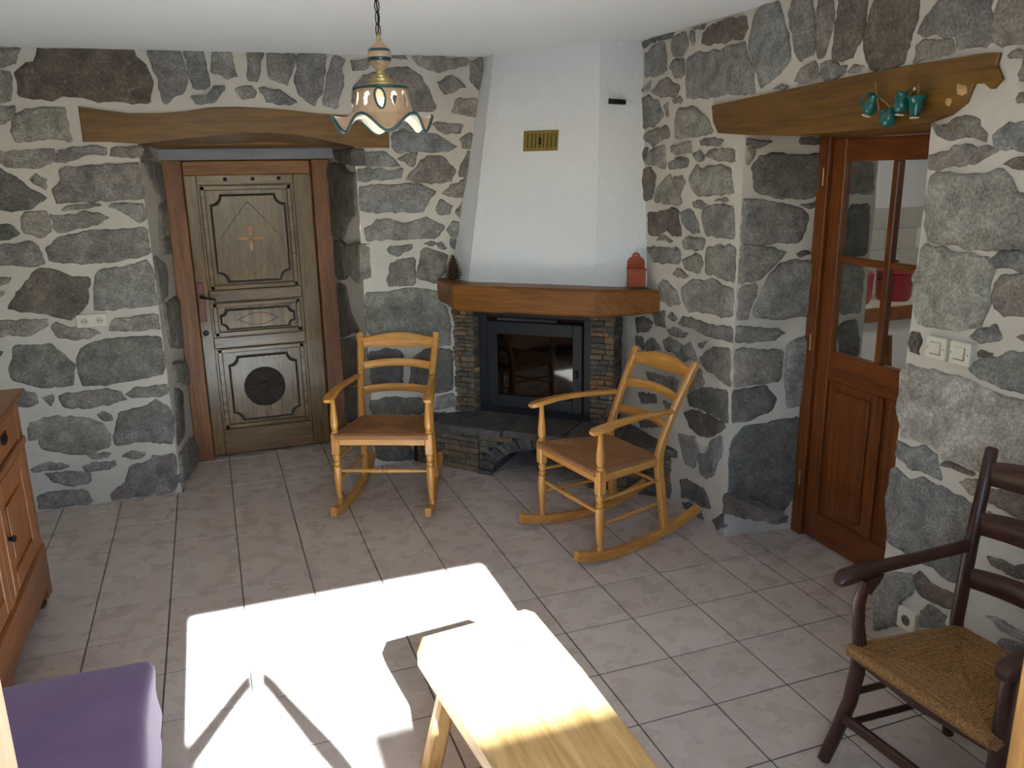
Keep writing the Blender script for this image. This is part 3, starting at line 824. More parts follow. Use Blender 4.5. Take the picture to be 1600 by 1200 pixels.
for k in range(36):
    a = 2*math.pi*k/36; c_, s__ = math.cos(a), math.sin(a)
    t2 = (-s__, c_)
    r0, r1 = 0.13, 0.40
    tw_ = 0.25
    p0 = V((-3.11+r0*math.cos(a-tw_))*T, -0.115*T, (1.5+r0*math.sin(a-tw_))*T); p1 = V((-3.11+r1*c_)*T, -0.128*T, (1.5+r1*s__)*T)
    part('petal', MB().tube([p0, p0.lerp(p1, 0.6), p1], [0.0015, 0.0052, 0.0046], 6), M_PETAL, ro, 60)
pt = dbox('handle_plate', -4.27, -4.14, 3.0, 3.82, -0.10, -0.06, M_PLATE, d1, 0.003)
part('lever', MB().tube([V(-4.21*T, -0.10*T, 3.54*T), V(-4.21*T, -0.22*T, 3.54*T), V(-4.15*T, -0.24*T, 3.53*T), V(-3.92*T, -0.24*T, 3.47*T)], [0.009, 0.009, 0.009, 0.008], 10), M_IRON, pt, 50)
part('stud', MB().lathe([(0.06*T, 0), (0.055*T, 0.03*T), (0.02*T, 0.05*T)], 16, Matrix.Translation(t3(-4.19, -0.07, 2.76)) @ Matrix.Rotation(math.pi/2, 4, 'X')), M_BLACK, d1, 50)
for x in (-3.5, -2.96, -2.44):
    part('bolt', MB().lathe([(0.04*T, 0), (0.03*T, 0.02*T), (0.01*T, 0.025*T)], 10, Matrix.Translation(t3(x, -0.07, 5.89)) @ Matrix.Rotation(math.pi/2, 4, 'X')), M_IRON, leaf, 50)

# ------------------------------------------------------------------ glazed door (door_2)
XD = 4.95
d2 = struct(link('door_2', None, None, t3(XD, 0, 0)))
def ebox(name, y0, y1, z0, z1, x0, x1, mat, par, bev=0.004):
    return part(name, MB().box((x0*T, min(y0, y1)*T, z0*T), (x1*T, max(y0, y1)*T, z1*T), bev), mat, par)
ebox('frame_post', -1.47, -1.70, 0, 6.55, -0.12, 0.15, M_MAH_Z, d2)
ebox('frame_post', -4.30, -4.52, 0, 6.55, -0.12, 0.15, M_MAH_Z, d2)
ebox('frame_head', -1.70, -4.30, 6.36, 6.58, -0.12, 0.15, M_MAH_Y, d2)
for a, b in ((-1.72, -1.98), (-4.02, -4.29)): ebox('stile', a, b, 0.03, 6.35, -0.06, 0.08, M_MAH_Z, d2)
for a, b in ((6.03, 6.35), (2.74, 3.19), (0.03, 0.50)): ebox('rail', -1.98, -4.02, a, b, -0.055, 0.075, M_MAH_Y, d2)
ebox('glazing_bar', -2.88, -2.99, 3.19, 6.03, -0.05, 0.07, M_MAH_Z, d2)
ebox('glazing_bar', -1.98, -2.88, 4.555, 4.66, -0.045, 0.065, M_MAH_Y, d2); ebox('glazing_bar', -2.99, -4.02, 4.555, 4.66, -0.045, 0.065, M_MAH_Y, d2)
ebox('middle_stile', -3.0, -3.13, 0.50, 2.74, -0.055, 0.075, M_MAH_Z, d2)
for a, b in ((-1.98, -3.0), (-3.13, -4.02)):
    p_ = ebox('lower_panel', a, b, 0.5, 2.74, 0.0, 0.04, M_MAH_Z, d2, 0)
    ebox('panel_field', a-0.14, b+0.14, 0.64, 2.60, -0.04, 0.0, M_MAH_Z, p_, 0.008)
for a, b in ((-1.98, -2.88), (-2.99, -4.02)):
    for c, d in ((3.19, 4.555), (4.66, 6.03)): ebox('pane', a, b, c, d, 0.0, 0.012, M_GLASS, d2, 0)
for z in (5.81, 3.28, 1.0): part('hinge', MB().tube([V(-0.13*T, -1.62*T, (z-0.13)*T), V(-0.13*T, -1.62*T, (z+0.13)*T)], 0.004, 8), M_BRASS, d2, 50)

# ------------------------------------------------------------------ window behind the camera: sashes swung open into the room
w1 = struct(link('window_1', None, None, t3(0, YF, 0)))
def sash(x, sgn, L_):
    sh = part('sash', MB().box((x*T, 0.03*T, WZ0*T), ((x+sgn*0.16)*T, 0.22*T, 7.1*T), 0.004).box((x*T, (L_-0.23)*T, WZ0*T), ((x+sgn*0.16)*T, L_*T, 7.1*T), 0.004)
              .box((x*T, 0.22*T, WZ0*T), ((x+sgn*0.16)*T, (L_-0.23)*T, (WZ0+0.25)*T), 0.004).box((x*T, 0.22*T, 6.9*T), ((x+sgn*0.16)*T, (L_-0.23)*T, 7.1*T), 0.004), M_WIN, w1)
    part('pane', MB().box(((x+sgn*0.07)*T, 0.22*T, (WZ0+0.25)*T), ((x+sgn*0.09)*T, (L_-0.23)*T, 6.9*T)), M_GLASS, sh)
for x, sgn in ((WX0, -1), (WX1, 1)):
    if sgn < 0: sash(x-0.005, -1, 2.33)
    else: sash(x+0.005, 1, 2.0)
part('sill', MB().box((WX0*T, -1.15*T, (WZ0-0.02)*T), (WX1*T, 0.15*T, (WZ0+0.03)*T), 0.004), M_WIN, w1)

# ------------------------------------------------------------------ corner fireplace
K = V(XR, YB, 0); FU = V(.739, -.674, 0).normalized(); FN = V(-FU.y*-1, 0, 0)
FN = V(FU.y, -FU.x, 0)                               # out of the corner, towards the room
def F(u, n, z): return (K+FU*u+FN*n)*T + V(0, 0, z*T)
fp = thing('fireplace', 'corner fireplace with white tapered hood, oak mantel and slate pillars', 'fireplace', (0, 0, 0))
def frus(p_bot, p_top):
    n = len(p_bot); m = MB()
    for k in range(n-1):
        m.grid(p_bot[k], p_bot[k+1], p_top[k+1], p_top[k], 0.035)
    return m
zb, zt = 3.84, 8.25
bot = [t3(0.62, YB+0.1, zb), t3(0.78, 3.52, zb), F(1.02, 2.52, zb), t3(XR+0.1, 1.50, zb)]
top = [t3(1.52, YB+0.1, zt), t3(1.56, 3.90, zt), F(1.01, 2.27, zt), t3(XR+0.1, 1.92, zt)]
mh = frus(bot, top); mh.noise(0.003, 12)
hood = part('chimney_hood', mh, M_HOOD, fp, 30)
# brass grille on the hood front
def bil(a_, b_): return (bot[1]*(1-a_)+bot[2]*a_)*(1-b_) + (top[1]*(1-a_)+top[2]*a_)*b_
hu = (bil(0.6, 0.58)-bil(0.4, 0.58)).normalized(); hv = (bil(0.5, 0.66)-bil(0.5, 0.5)); hn = hu.cross(hv).normalized()
if hn.dot(FN) < 0: hn = -hn
hv = hn.cross(hu); hv = hv if hv.z > 0 else -hv
def on_hood(px, py): return hit(px, py, bil(0.5, 0.58)/T, hn)*T
gc = on_hood(845, 220); gw = (on_hood(872, 220)-on_hood(818, 220)).length/2; gh = (on_hood(845, 204)-on_hood(845, 236)).length/2
MG = Matrix.Translation(gc) @ Matrix(((hu.x, hv.x, hn.x, 0), (hu.y, hv.y, hn.y, 0), (hu.z, hv.z, hn.z, 0), (0, 0, 0, 1)))
gr = part('vent_grille', MB().box((-gw, -gh, -0.004), (gw, gh, 0.006), 0.002, MG), M_GOLD, fp); gr['label'] = 'brass slatted vent plate'
for k in range(8):
    x = -gw*0.80 + k*gw*1.6/7
    part('slat', MB().box((x-gw*0.045, -gh*0.72, 0.005), (x+gw*0.045, gh*0.72, 0.0095), 0.0015, MG), M_GOLD, gr)
    part('slot', MB().box((x+gw*0.06, -gh*0.7, 0.005), (x+gw*0.1, gh*0.7, 0.0068), 0, MG), M_GROOVE, gr)
part('slider', MB().box((-0.006, -gh*0.4, 0.006), (0.006, gh*0.3, 0.016), 0.002, MG), M_IRON, gr)
sn = (bot[3]-bot[2]).cross(top[2]-bot[2]).normalized(); sn = sn if sn.dot(CAM*T-bot[2]) > 0 else -sn
so_ = [hit(px, py, bot[2]/T, sn)*T for px, py in ((951, 154), (978, 156), (978, 163), (951, 162))]
part('vent_slot', MB().add([p+sn*0.004 for p in so_]+[p-sn*0.02 for p in so_], [(0,1,2,3),(7,6,5,4),(0,4,5,1),(1,5,6,2),(2,6,7,3),(3,7,4,0)]), M_DARK, fp)
ln_ = (top[0]-bot[0]).cross(bot[1]-bot[0]).normalized(); ln_ = ln_ if ln_.dot(CAM*T-bot[0]) > 0 else -ln_
so_ = [hit(px, py, bot[1]/T, ln_)*T for px, py in ((759, 101), (766, 97), (767, 103), (760, 107))]
part('chip_hole', MB().add([p+ln_*0.003 for p in so_]+[p-ln_*0.02 for p in so_], [(0,1,2,3),(7,6,5,4),(0,4,5,1),(1,5,6,2),(2,6,7,3),(3,7,4,0)]), M_DARK, fp)
# mantel: three beams mitred at the corners
def beam3(pa, pb, qa, qb, z0a, z1a, z0b, z1b):
    m = MB(); k = 10; rows = []
    sec = []
    for i in range(k+1):
        a = i/k; o_ = pa.lerp(pb, a); n_ = qa.lerp(qb, a); z0 = z0a+(z0b-z0a)*a; z1 = z1a+(z1b-z1a)*a
        d = (n_-o_).normalized()
        sec += [V(o_.x, o_.y, z0*T), V(o_.x, o_.y, z1*T), V(*(n_-d*0.012).xy, z1*T), V(*n_.xy, z1*T-0.012), V(*n_.xy, z0*T+0.012), V(*(n_-d*0.012).xy, z0*T)]
    f = []
    for i in range(k):
        for j in range(6): f.append((i*6+j, i*6+(j+1) % 6, (i+1)*6+(j+1) % 6, (i+1)*6+j))
    f += [tuple(range(6)), tuple(k*6+j for j in range(6))]
    m.add(sec, f).noise(0.004, 7).noise(0.003, 2.5); return m
iA, iB, iC, iD = t3(1.2, YB, 0), t3(1.25, 3.9, 0), F(0.8, 2.0, 0), t3(XR, 1.9, 0)
oA, oB, oC, oD = t3(0.37, YB, 0), t3(0.36, 3.16, 0), F(1.17, 3.02, 0), t3(XR, 1.05, 0)
mt = part('mantel', beam3(iB, iC, oB, oC, 3.37, 3.87, 3.36, 3.87), M_MANTEL, fp, 35)
mt['label'] = 'golden brown oak beam'
part('mantel_return', beam3(iA, iB, oA, oB, 3.40, 3.86, 3.37, 3.87), M_MANTEL, mt, 35)
part('mantel_return', beam3(iC, iD, oC, oD, 3.36, 3.87, 3.40, 3.81), M_MANTEL, mt, 35)
# slate pillars, course by course
def slate(p, q, depth, z0, z1, par, jit=0.006, name='brick'):
    """flat stone between plan points p and q (front line), depth into the wall"""
    d = (q-p); L = d.length; d.normalize(); n_ = V(d.y, -d.x, 0)
    if n_.dot(V(*(CAM*T).xy, 0)-p) < 0: n_ = -n_
    j = rnd.uniform(-jit, jit*1.3); g2 = 0.0016
    M = Matrix(((d.x, n_.x, 0, p.x), (d.y, n_.y, 0, p.y), (0, 0, 1, 0), (0, 0, 0, 1)))
    m = MB().box((g2, -depth, z0+g2), (L-g2, j, z1-g2), 0.0035, M)
    for v in m.v: v += noise.noise_vector(v*31)*0.0022
    o = part(name, m, M_SLATE, par)
    t_ = rnd.choice([sr(122, 110, 94), sr(132, 112, 88), sr(104, 98, 90), sr(142, 116, 88), sr(124, 112, 98), sr(156, 120, 86), sr(112, 100, 84)])
    k = rnd.uniform(0.55, 0.95); o.color = (t_[0]*k, t_[1]*k, t_[2]*k, 1); return o
HZ = 1.0
def course_wall(p, q, depth, z0, z1, par, hmin, hmax, lmin, lmax):
    z = z0; L = (q-p).length; d = (q-p).normalized()
    while z < z1-0.004:
        hh = min(rnd.uniform(hmin, hmax), z1-z)
        if z1-z-hh < hmin*0.6: hh = z1-z
        x = 0
        while x < L-0.002:
            ll = rnd.uniform(lmin, lmax)
            if L-x-ll < lmin*0.6: ll = L-x
            slate(p+d*x, p+d*(x+ll), depth, z, z+hh, par); x += ll
        z += hh
PN = 2.0
pilL = part('pillar', MB().add([F(-2.2, PN-0.09, HZ), F(-1.8, PN-0.09, HZ), F(-1.8, 0.9, HZ), F(-2.2, 1.2, HZ)] + [F(-2.2, PN-0.09, 3.5), F(-1.8, PN-0.09, 3.5), F(-1.8, 0.9, 3.5), F(-2.2, 1.2, 3.5)],
          [(0,1,2,3),(4,5,6,7),(0,1,5,4),(1,2,6,5),(2,3,7,6),(3,0,4,7)]), M_DARK, fp)
pilR = part('pillar', MB().add([F(.82, PN-0.09, HZ), F(1.22, PN-0.09, HZ), F(1.22, 1.2, HZ), F(.82, 0.9, HZ)] + [F(.82, PN-0.09, 3.5), F(1.22, PN-0.09, 3.5), F(1.22, 1.2, 3.5), F(.82, 0.9, 3.5)],
          [(0,1,2,3),(4,5,6,7),(0,1,5,4),(1,2,6,5),(2,3,7,6),(3,0,4,7)]), M_DARK, fp)
course_wall(F(-2.25, PN, 0)*1, F(-1.74, PN, 0)*1, 0.07, HZ*T, 3.44*T, pilL, 0.022, 0.042, 0.05, 0.12)
course_wall(F(-1.74, PN-0.02, 0), F(-1.70, PN-0.24, 0), 0.05, HZ*T, 3.44*T, pilL, 0.022, 0.04, 0.06, 0.09)
course_wall(F(.78, PN, 0), F(1.26, PN, 0), 0.07, HZ*T, 3.44*T, pilR, 0.022, 0.042, 0.05, 0.12)
course_wall(F(1.26, PN-0.02, 0), F(1.26, 1.28, 0), 0.05, HZ*T, 3.44*T, pilR, 0.022, 0.042, 0.07, 0.15)
# black insert with its glass door
IN = 1.84
ins = part('insert_frame', MB(), M_BLACK, fp)
def fbox(m, u0, u1, z0, z1, n0, n1, bev=0.003):
    M = Matrix(((FU.x, FN.x, 0, K.x*T), (FU.y, FN.y, 0, K.y*T), (0, 0, 1, 0), (0, 0, 0, 1)))
    return m.box((u0*T, n0*T, z0*T), (u1*T, n1*T, z1*T), bev, M)
m = MB()
fbox(m, -1.70, -1.50, HZ, 3.12, IN-0.2, IN); fbox(m, 0.60, 0.80, HZ, 3.12, IN-0.2, IN); fbox(m, -1.74, 0.82, 3.10, 3.44, IN-0.2, IN+0.1)
fbox(m, -1.50, 0.60, HZ, 1.14, IN-0.2, IN)
ins.data = m.mesh('insert_frame', M_BLACK)
m = MB(); fbox(m, -1.48, -1.28, 1.15, 2.98, IN-0.1, IN+0.05); fbox(m, 0.38, 0.58, 1.15, 2.98, IN-0.1, IN+0.05); fbox(m, -1.28, 0.38, 1.15, 1.42, IN-0.1, IN+0.05); fbox(m, -1.28, 0.38, 2.72, 2.98, IN-0.1, IN+0.05)
dr = part('insert_door', m, M_BLACK, fp); dr['label'] = 'black cast iron door frame'
m = MB(); fbox(m, -1.28, 0.38, 1.42, 2.72, IN-0.02, IN+0.0, 0); part('glass_pane', m, M_FGLASS, dr)
m = MB(); fbox(m, 0.44, 0.50, 1.9, 2.05, IN+0.05, IN+0.16); part('door_latch', m, M_BLACK, dr)
m = MB(); fbox(m, -1.5, 0.6, HZ, 3.1, 0.35, 0.42, 0); fbox(m, -1.55, -1.48, HZ, 3.1, 0.35, IN-0.2, 0); fbox(m, 0.58, 0.65, HZ, 3.1, 0.35, IN-0.2, 0); fbox(m, -1.5, 0.6, 3.0, 3.1, 0.35, IN-0.2, 0); fbox(m, -1.5, 0.6, HZ, 1.1, 0.35, IN-0.2, 0)
part('firebox', m, plain('firebrick', sr(70, 52, 42), 0.9, 0, 0.2, 0.3, 12), fp)
# hearth: slab on stacked slates with an arched log niche
he = part('hearth', MB(), M_DARK, fp)
HN = 2.88; AU, AR, AZ = 0.02, 1.02, 0.0                # arch centre, half width
m = MB()
core = [F(-2.9, HN-0.2, 0), F(-1.25, HN-0.12, 0), F(-1.25, 0.7, 0), F(-2.9, 0.7, 0)]
m.add([p for p in core]+[p+V(0, 0, 0.86*T) for p in core], [(0,1,2,3),(4,5,6,7),(0,1,5,4),(1,2,6,5),(2,3,7,6),(3,0,4,7)])
core = [F(1.3, HN-0.12, 0), F(2.6, HN-0.1, 0), F(1.8, 1.0, 0), F(1.3, 0.7, 0)]
m.add([p for p in core]+[p+V(0, 0, 0.86*T) for p in core], [(0,1,2,3),(4,5,6,7),(0,1,5,4),(1,2,6,5),(2,3,7,6),(3,0,4,7)])
core = [F(-1.25, 0.9, 0), F(1.3, 0.9, 0), F(1.3, 0.7, 0), F(-1.25, 0.7, 0)]
m.add([p for p in core]+[p+V(0, 0, 0.86*T) for p in core], [(0,1,2,3),(4,5,6,7),(0,1,5,4),(1,2,6,5),(2,3,7,6),(3,0,4,7)])
he.data = m.mesh('hearth', M_DARK)
def arch_z(u):
    a = (u-AU)/AR
    return 0.70*math.sqrt(max(0, 1-a*a*0.97)) if abs(a) < 1 else 0
# left and right face slates
course_wall(F(-2.80, HN-0.16, 0), F(-1.30, HN, 0), 0.05, 0.0, 0.86*T, he, 0.02, 0.045, 0.10, 0.26)
course_wall(F(1.34, HN, 0), F(2.72, HN, 0), 0.05, 0.0, 0.86*T, he, 0.02, 0.045, 0.10, 0.26)
# voussoirs
for k in range(24):
    a0 = math.pi*(1-k/24)*1.0; a1 = math.pi*(1-(k+1)/24)
    pts = []
    for a, r_ in ((a0, 1.0), (a1, 1.0), (a1, 1.0), (a0, 1.0)):
        pts.append((a, r_))
    def ap(a, ex): return (AU+(AR+ex)*math.cos(a), (0.64+ex*0.75)*math.sin(a))
    ex0, ex1 = 0.0, 0.30
    q = [ap(a0-0.008, ex0), ap(a1+0.008, ex0), ap(a1+0.008, ex1), ap(a0-0.008, ex1)]
    j = rnd.uniform(-0.03, 0.05)
    vv = [F(u_, HN+j, max(0.0, z_)) for u_, z_ in q]+[F(u_, 1.2, max(0.0, z_)) for u_, z_ in q]
    o = part('voussoir', MB().add(vv, [(0,1,2,3),(7,6,5,4),(0,4,5,1),(1,5,6,2),(2,6,7,3),(3,7,4,0)]), M_SLATE, he)
    t_ = rnd.uniform(0.06, 0.12); o.color = (t_*1.08, t_, t_*0.92, 1)
# filler courses between the arch and the slab
for s_ in (-1, 1):
    for k in range(4):
        z0 = (0.30+k*0.14)*T; zmid = (0.30+k*0.14+0.07)
        uo = AU+s_*((AR+0.30)*math.sqrt(max(0, 1-(zmid/0.865)**2))+0.02)
        ue = AU+s_*1.30
        if abs(uo-AU) < 1.28: 
            a, b = sorted((uo, ue)); slate(F(a, HN, 0), F(b, HN, 0), 0.1, z0, z0+0.14*T, he)
# top slabs
slabs = [(-2.95, -1.75), (-1.75, -0.75), (-0.75, 0.55), (0.55, 1.6), (1.6, 2.9)]
for a, b in slabs:
    n0 = HN+0.10+rnd.uniform(-0.03, 0.05)
    lim = lambda u: 0.45
    fl = [F(a+0.015, n0-(0.15 if a < -2 else 0), 0), F(b-0.015, n0+rnd.uniform(-0.04, 0.04), 0), F(b-0.015, max(0.5, 0.98*abs(b)-0.02), 0), F(a+0.015, max(0.5, 0.98*abs(a)-0.02), 0)]
    z0, z1 = 0.87*T, HZ*T
    m = MB()
    m.grid(fl[0]+V(0,0,z1), fl[1]+V(0,0,z1), fl[2]+V(0,0,z1), fl[3]+V(0,0,z1), 0.05)
    m.grid(fl[0]+V(0,0,z0), fl[1]+V(0,0,z0), fl[1]+V(0,0,z1), fl[0]+V(0,0,z1), 0.03)
    for i, j in ((1, 2), (3, 0), (2, 3)): m.grid(fl[i]+V(0,0,z0), fl[j]+V(0,0,z0), fl[j]+V(0,0,z1), fl[i]+V(0,0,z1), 0.1)
    m.grid(fl[0]+V(0,0,z0), fl[1]+V(0,0,z0), fl[2]+V(0,0,z0), fl[3]+V(0,0,z0), 0.2)
    m.noise(0.006, 9)
    o = part('hearth_slab', m, M_SLATE, he, 40); o.color = (0.105, 0.092, 0.08, 1)

# things on the mantel
zt_m = 3.87*T
cone = thing('pine_cone', 'dark brown pine cone standing on left end of mantel', 'pine cone', t3(0.53, 3.68, 3.885))
Hc = 0.50*T; Rc = 0.125*T
part('core', MB().lathe([(0.01, 0), (Rc*0.75, 0.01), (Rc*0.85, Hc*0.3), (Rc*0.6, Hc*0.65), (0.004, Hc*0.97)], 14), M_CONE, cone, 60)
m = MB(); tip = MB()
for k in range(95):
    f_ = k/95; z = 0.008+f_*(Hc*0.95); a = k*2.39996; r_ = Rc*(1.15*(1-f_**2.2)+0.12)*min(1, 0.75+f_*3)
    c_ = V(math.cos(a), math.sin(a), 0); sdv = V(-math.sin(a), math.cos(a), 0); wd = 0.009*(1.1-f_*0.7)
    b0 = c_*r_*0.55+V(0,0,z); t0 = c_*r_*1.08+V(0,0,z+0.006)
    m.add([b0-sdv*wd*0.6, b0+sdv*wd*0.6, t0+sdv*wd, t0+c_*0.003+V(0,0,0.001), t0-sdv*wd, b0-V(0,0,0.004), t0-V(0,0,0.004)], [(0,1,2,3,4),(0,5,1),(1,5,6,2),(0,4,6,5),(2,6,3),(3,6,4)])
    tip.add([t0+sdv*wd*0.8+c_*0.0005, t0+c_*0.0042+V(0,0,0.002), t0-sdv*wd*0.8+c_*0.0005, t0+c_*0.002-V(0,0,0.004)], [(0,1,3),(1,2,3),(0,2,1),(0,3,2)])
o = part('scales', m, M_CONE, cone); o['kind'] = 'stuff'
o = part('scale_tips', tip, M_CONETIP, cone); o['kind'] = 'stuff'
ang = math.atan2(FU.y, FU.x)
sb = thing('salt_box', 'small terracotta red wooden salt box on right end of mantel', 'box', t3(3.36, 1.42, 3.868), R(-22))
bw = 0.16*T
part('body', MB().box((-bw, -0.10*T, 0), (bw, 0.12*T, 0.30*T), 0.002), M_TERRA, sb)
part('lid', MB().box((-bw-0.004, -0.13*T, 0.30*T), (bw+0.004, 0.12*T, 0.335*T), 0.002), M_TERRA, sb)
bp_ = [(-bw, 0.3*T), (bw, 0.3*T), (bw, 0.44*T), (bw*0.85, 0.50*T)]+[(0.5*bw*math.cos(R(a)), 0.52*T+0.5*bw*math.sin(R(a))*1.2) for a in range(10, 171, 20)]+[(-bw*0.85, 0.50*T), (-bw, 0.44*T)]
part('back_board', MB().prism(bp_, -0.12*T, -0.08*T, (V(0,0,0), X3, Z3, -Y3)), M_TERRA, sb)
part('hanging_hole', MB().lathe([(0.003, 0), (0.003, 0.002)], 10, Matrix.Translation(V(0, 0.08*T, 0.56*T)) @ Matrix.Rotation(math.pi/2, 4, 'X')), M_CREAM, sb)

# ------------------------------------------------------------------ rocking chairs
def rush_seat(c, par, mat, n=20, thick=0.018, sag=0.010, r_=None, name='rush_seat'):
    """c: four corners, woven strands in nested rings mitred on the diagonals"""
    cen = sum(c, V(0,0,0))/4; m = MB()
    for i in range(4):
        a, b = c[i], c[(i+1) % 4]
        for k in range(n):
            f0 = k/n; p = a.lerp(cen, f0); q = b.lerp(cen, f0)
            wdt = ((a+b)/2-cen).length/n
            zz_ = -sag*math.sin(f0*math.pi*0.5) + (0.003 if k else -0.002)
            jj = rnd.uniform(-0.0009, 0.0009)
            segs = [p.lerp(q, t_)+V(0, 0, zz_+jj+0.0012*math.sin(t_*40+k*2)+0.006*math.sin(math.pi*t_)*(1-f0)*0.3) for t_ in (0, .25, .5, .75, 1)]
            m.tube(segs, [wdt*0.47]*5, 6, True)
        out = ((a+b)/2-cen); out.z = 0; out.normalize()
        m.tube([a+V(0,0,-thick*0.5), b+V(0,0,-thick*0.5)], thick*0.62, 8)
    base = [p+V(0,0,-thick*0.6) for p in c]
    m.add(base, [(0,1,2,3)])
    return part(name, m, mat, par, 60)
def turned(x, y, z0, prof, mat, par, name='leg', n=16):
    return part(name, MB().lathe([(r_, z) for r_, z in prof], n, Matrix.Translation(V(x, y, 0))), mat, par, 45)
def make_rocker(label, loc, rz):
    t = thing('rocking_chair', label, 'chair', loc, rz, 'rush seat rocking chairs by the fireplace')
    HW, BW = 0.258, 0.205
    for s in (-1, 1):
        x = s*HW
        lg = turned(x, 0, 0, [(0.012, 0.050), (0.017, 0.068), (0.0165, 0.088), (0.011, 0.098), (0.016, 0.104), (0.016, 0.112), (0.014, 0.120), (0.0185, 0.15), (0.0228, 0.24), (0.0205, 0.288), (0.012, 0.294), (0.019, 0.303), (0.019, 0.312), (0.012, 0.318), (0.0185, 0.328), (0.021, 0.340), (0.019, 0.350), (0.014, 0.358)], M_CZ, t)
        part('leg_block', MB().box((x-0.022, -0.022, 0.358), (x+0.022, 0.022, 0.482), 0.006), M_CZ, lg)
        turned(x, 0, 0, [(0.015, 0.480), (0.019, 0.487), (0.019, 0.493), (0.012, 0.498), (0.019, 0.510), (0.0215, 0.528), (0.020, 0.56), (0.0145, 0.62), (0.012, 0.655), (0.011, 0.672)], M_CZ, t, 'arm_post')
        # back post: curved upright that runs down to the rocker
        path = [V(s*(BW+0.012), 0.44, 0.060), V(s*(BW+0.006), 0.425, 0.22), V(s*BW, 0.400, 0.40), V(s*BW, 0.400, 0.47), V(s*(BW+0.004), 0.425, 0.56), V(s*(BW+0.010), 0.485, 0.70), V(s*(BW+0.018), 0.548, 0.82), V(s*(BW+0.025), 0.600, 0.915)]
        pp = []
        for i in range(len(path)-1):
            for k in range(3): pp.append(path[i].lerp(path[i+1], k/3))
        pp.append(path[-1])
        pp = [pp[0]]+[(pp[i-1]+pp[i]*2+pp[i+1])/4 for i in range(1, len(pp)-1)]+[pp[-1]]
        part('back_post', MB().sweep(pp, [(0.046 if i < 12 else 0.040, 0.038) for i in range(len(pp))], up=(1, 0, 0)), M_CZ, t, 40)
        # arm
        ap_ = [V(s*(HW+0.012), -0.062, 0.676), V(s*(HW+0.012), -0.045, 0.681), V(s*(HW+0.010), 0.0, 0.687), V(s*(HW+0.006), 0.09, 0.697), V(s*(HW-0.006), 0.20, 0.700), V(s*(HW-0.022), 0.32, 0.697), V(s*(BW+0.022), 0.455, 0.688)]
        part('arm', MB().sweep(ap_, [(0.034, 0.018), (0.058, 0.024), (0.060, 0.025), (0.050, 0.024), (0.042, 0.023), (0.038, 0.022), (0.032, 0.022)], bev=0.22), M_CY, t, 45)
        # rocker
        rk = []
        for k in range(19):
            y = -0.135+k*(0.80/18); z = (y-0.20)**2/(2*1.12)+0.024
            rk.append(V(s*(HW+(BW+0.012-HW)*max(0, min(1, y/0.44))), y, z))
        part('rocker', MB().sweep(rk, (0.034, 0.048), bev=0.15), M_CY, t, 40)
        # side stretchers and seat rail
        for z, r_ in ((0.20, 0.009), (0.325, 0.009)):
            p, q = V(x, 0, z), V(s*(BW+0.005), 0.425, z+0.01)
            part('stretcher', MB().tube([p.lerp(q, f_) for f_ in (0, .15, .5, .85, 1)], [r_*0.75, r_*0.9, r_*1.15, r_*0.9, r_*0.75], 10), M_CY, t, 60)
        part('seat_rail', MB().sweep([V(x, 0.015, 0.437), V(s*BW, 0.40, 0.432)], (0.022, 0.040)), M_CY, t)
    part('seat_rail', MB().box((-HW+0.02, -0.012, 0.412), (HW-0.02, 0.012, 0.466), 0.004), M_CX, t)
    part('seat_rail', MB().box((-BW, 0.388, 0.412), (BW, 0.41, 0.452), 0.004), M_CX, t)
    p, q = V(-HW, 0, 0.262), V(HW, 0, 0.262)
    part('stretcher', MB().tube([p.lerp(q, f_) for f_ in (0, .2, .44, .45, .46, .47, .49, .5, .51, .53, .54, .55, .56, .8, 1)], [.007, .0095, .0115, .013, .013, .0105, .0105, .014, .0105, .0105, .013, .013, .0115, .0095, .007], 12), M_CX, t, 60)
    part('stretcher', MB().tube([V(-BW, 0.428, 0.30), V(0, 0.43, 0.30), V(BW, 0.428, 0.30)], [.007, .010, .007], 10), M_CX, t, 60)
    # slats bowed backwards
    def slat(zc, yc, hts, bow, arch, w_, name='slat'):
        pts = []; sz = []
        for k in range(13):
            f_ = k/12*2-1
            pts.append(V(f_*w_, yc+bow*(1-f_*f_), zc+arch*(1-f_*f_))); sz.append((0.015, hts(f_)))
        part(name, MB().sweep(pts, sz, bev=0.2), M_CX, t, 50)
    slat(0.862, 0.572, lambda f_: 0.060+0.030*math.cos(f_*math.pi/2)**2, 0.018, 0.018, BW+0.012, 'crest_rail')
    slat(0.735, 0.505, lambda f_: 0.046, 0.022, 0.020, BW+0.006)
    slat(0.600, 0.448, lambda f_: 0.046, 0.022, 0.016, BW+0.002)
    rush_seat([V(-HW+0.004, -0.022, 0.478), V(HW-0.004, -0.022, 0.478), V(BW-0.008, 0.395, 0.458), V(-BW+0.008, 0.395, 0.458)], t, M_RUSH, 22, 0.026, 0.012)
    return t
rc1 = make_rocker('honey-coloured rocking chair facing the window, between carved door and hearth', t3(-1.435, 1.75, 0), R(-23.3))
rc2 = dup(rc1, t3(1.14, -0.56, 0), R(-80), 'honey-coloured rocking chair turned sideways, beside the right stone wall')

# ------------------------------------------------------------------ dark rush armchair
ac = thing('armchair', 'dark oak ladder-back armchair with straw seat, near the light switches', 'chair', t3(1.78, -7.05, 0), R(-86))
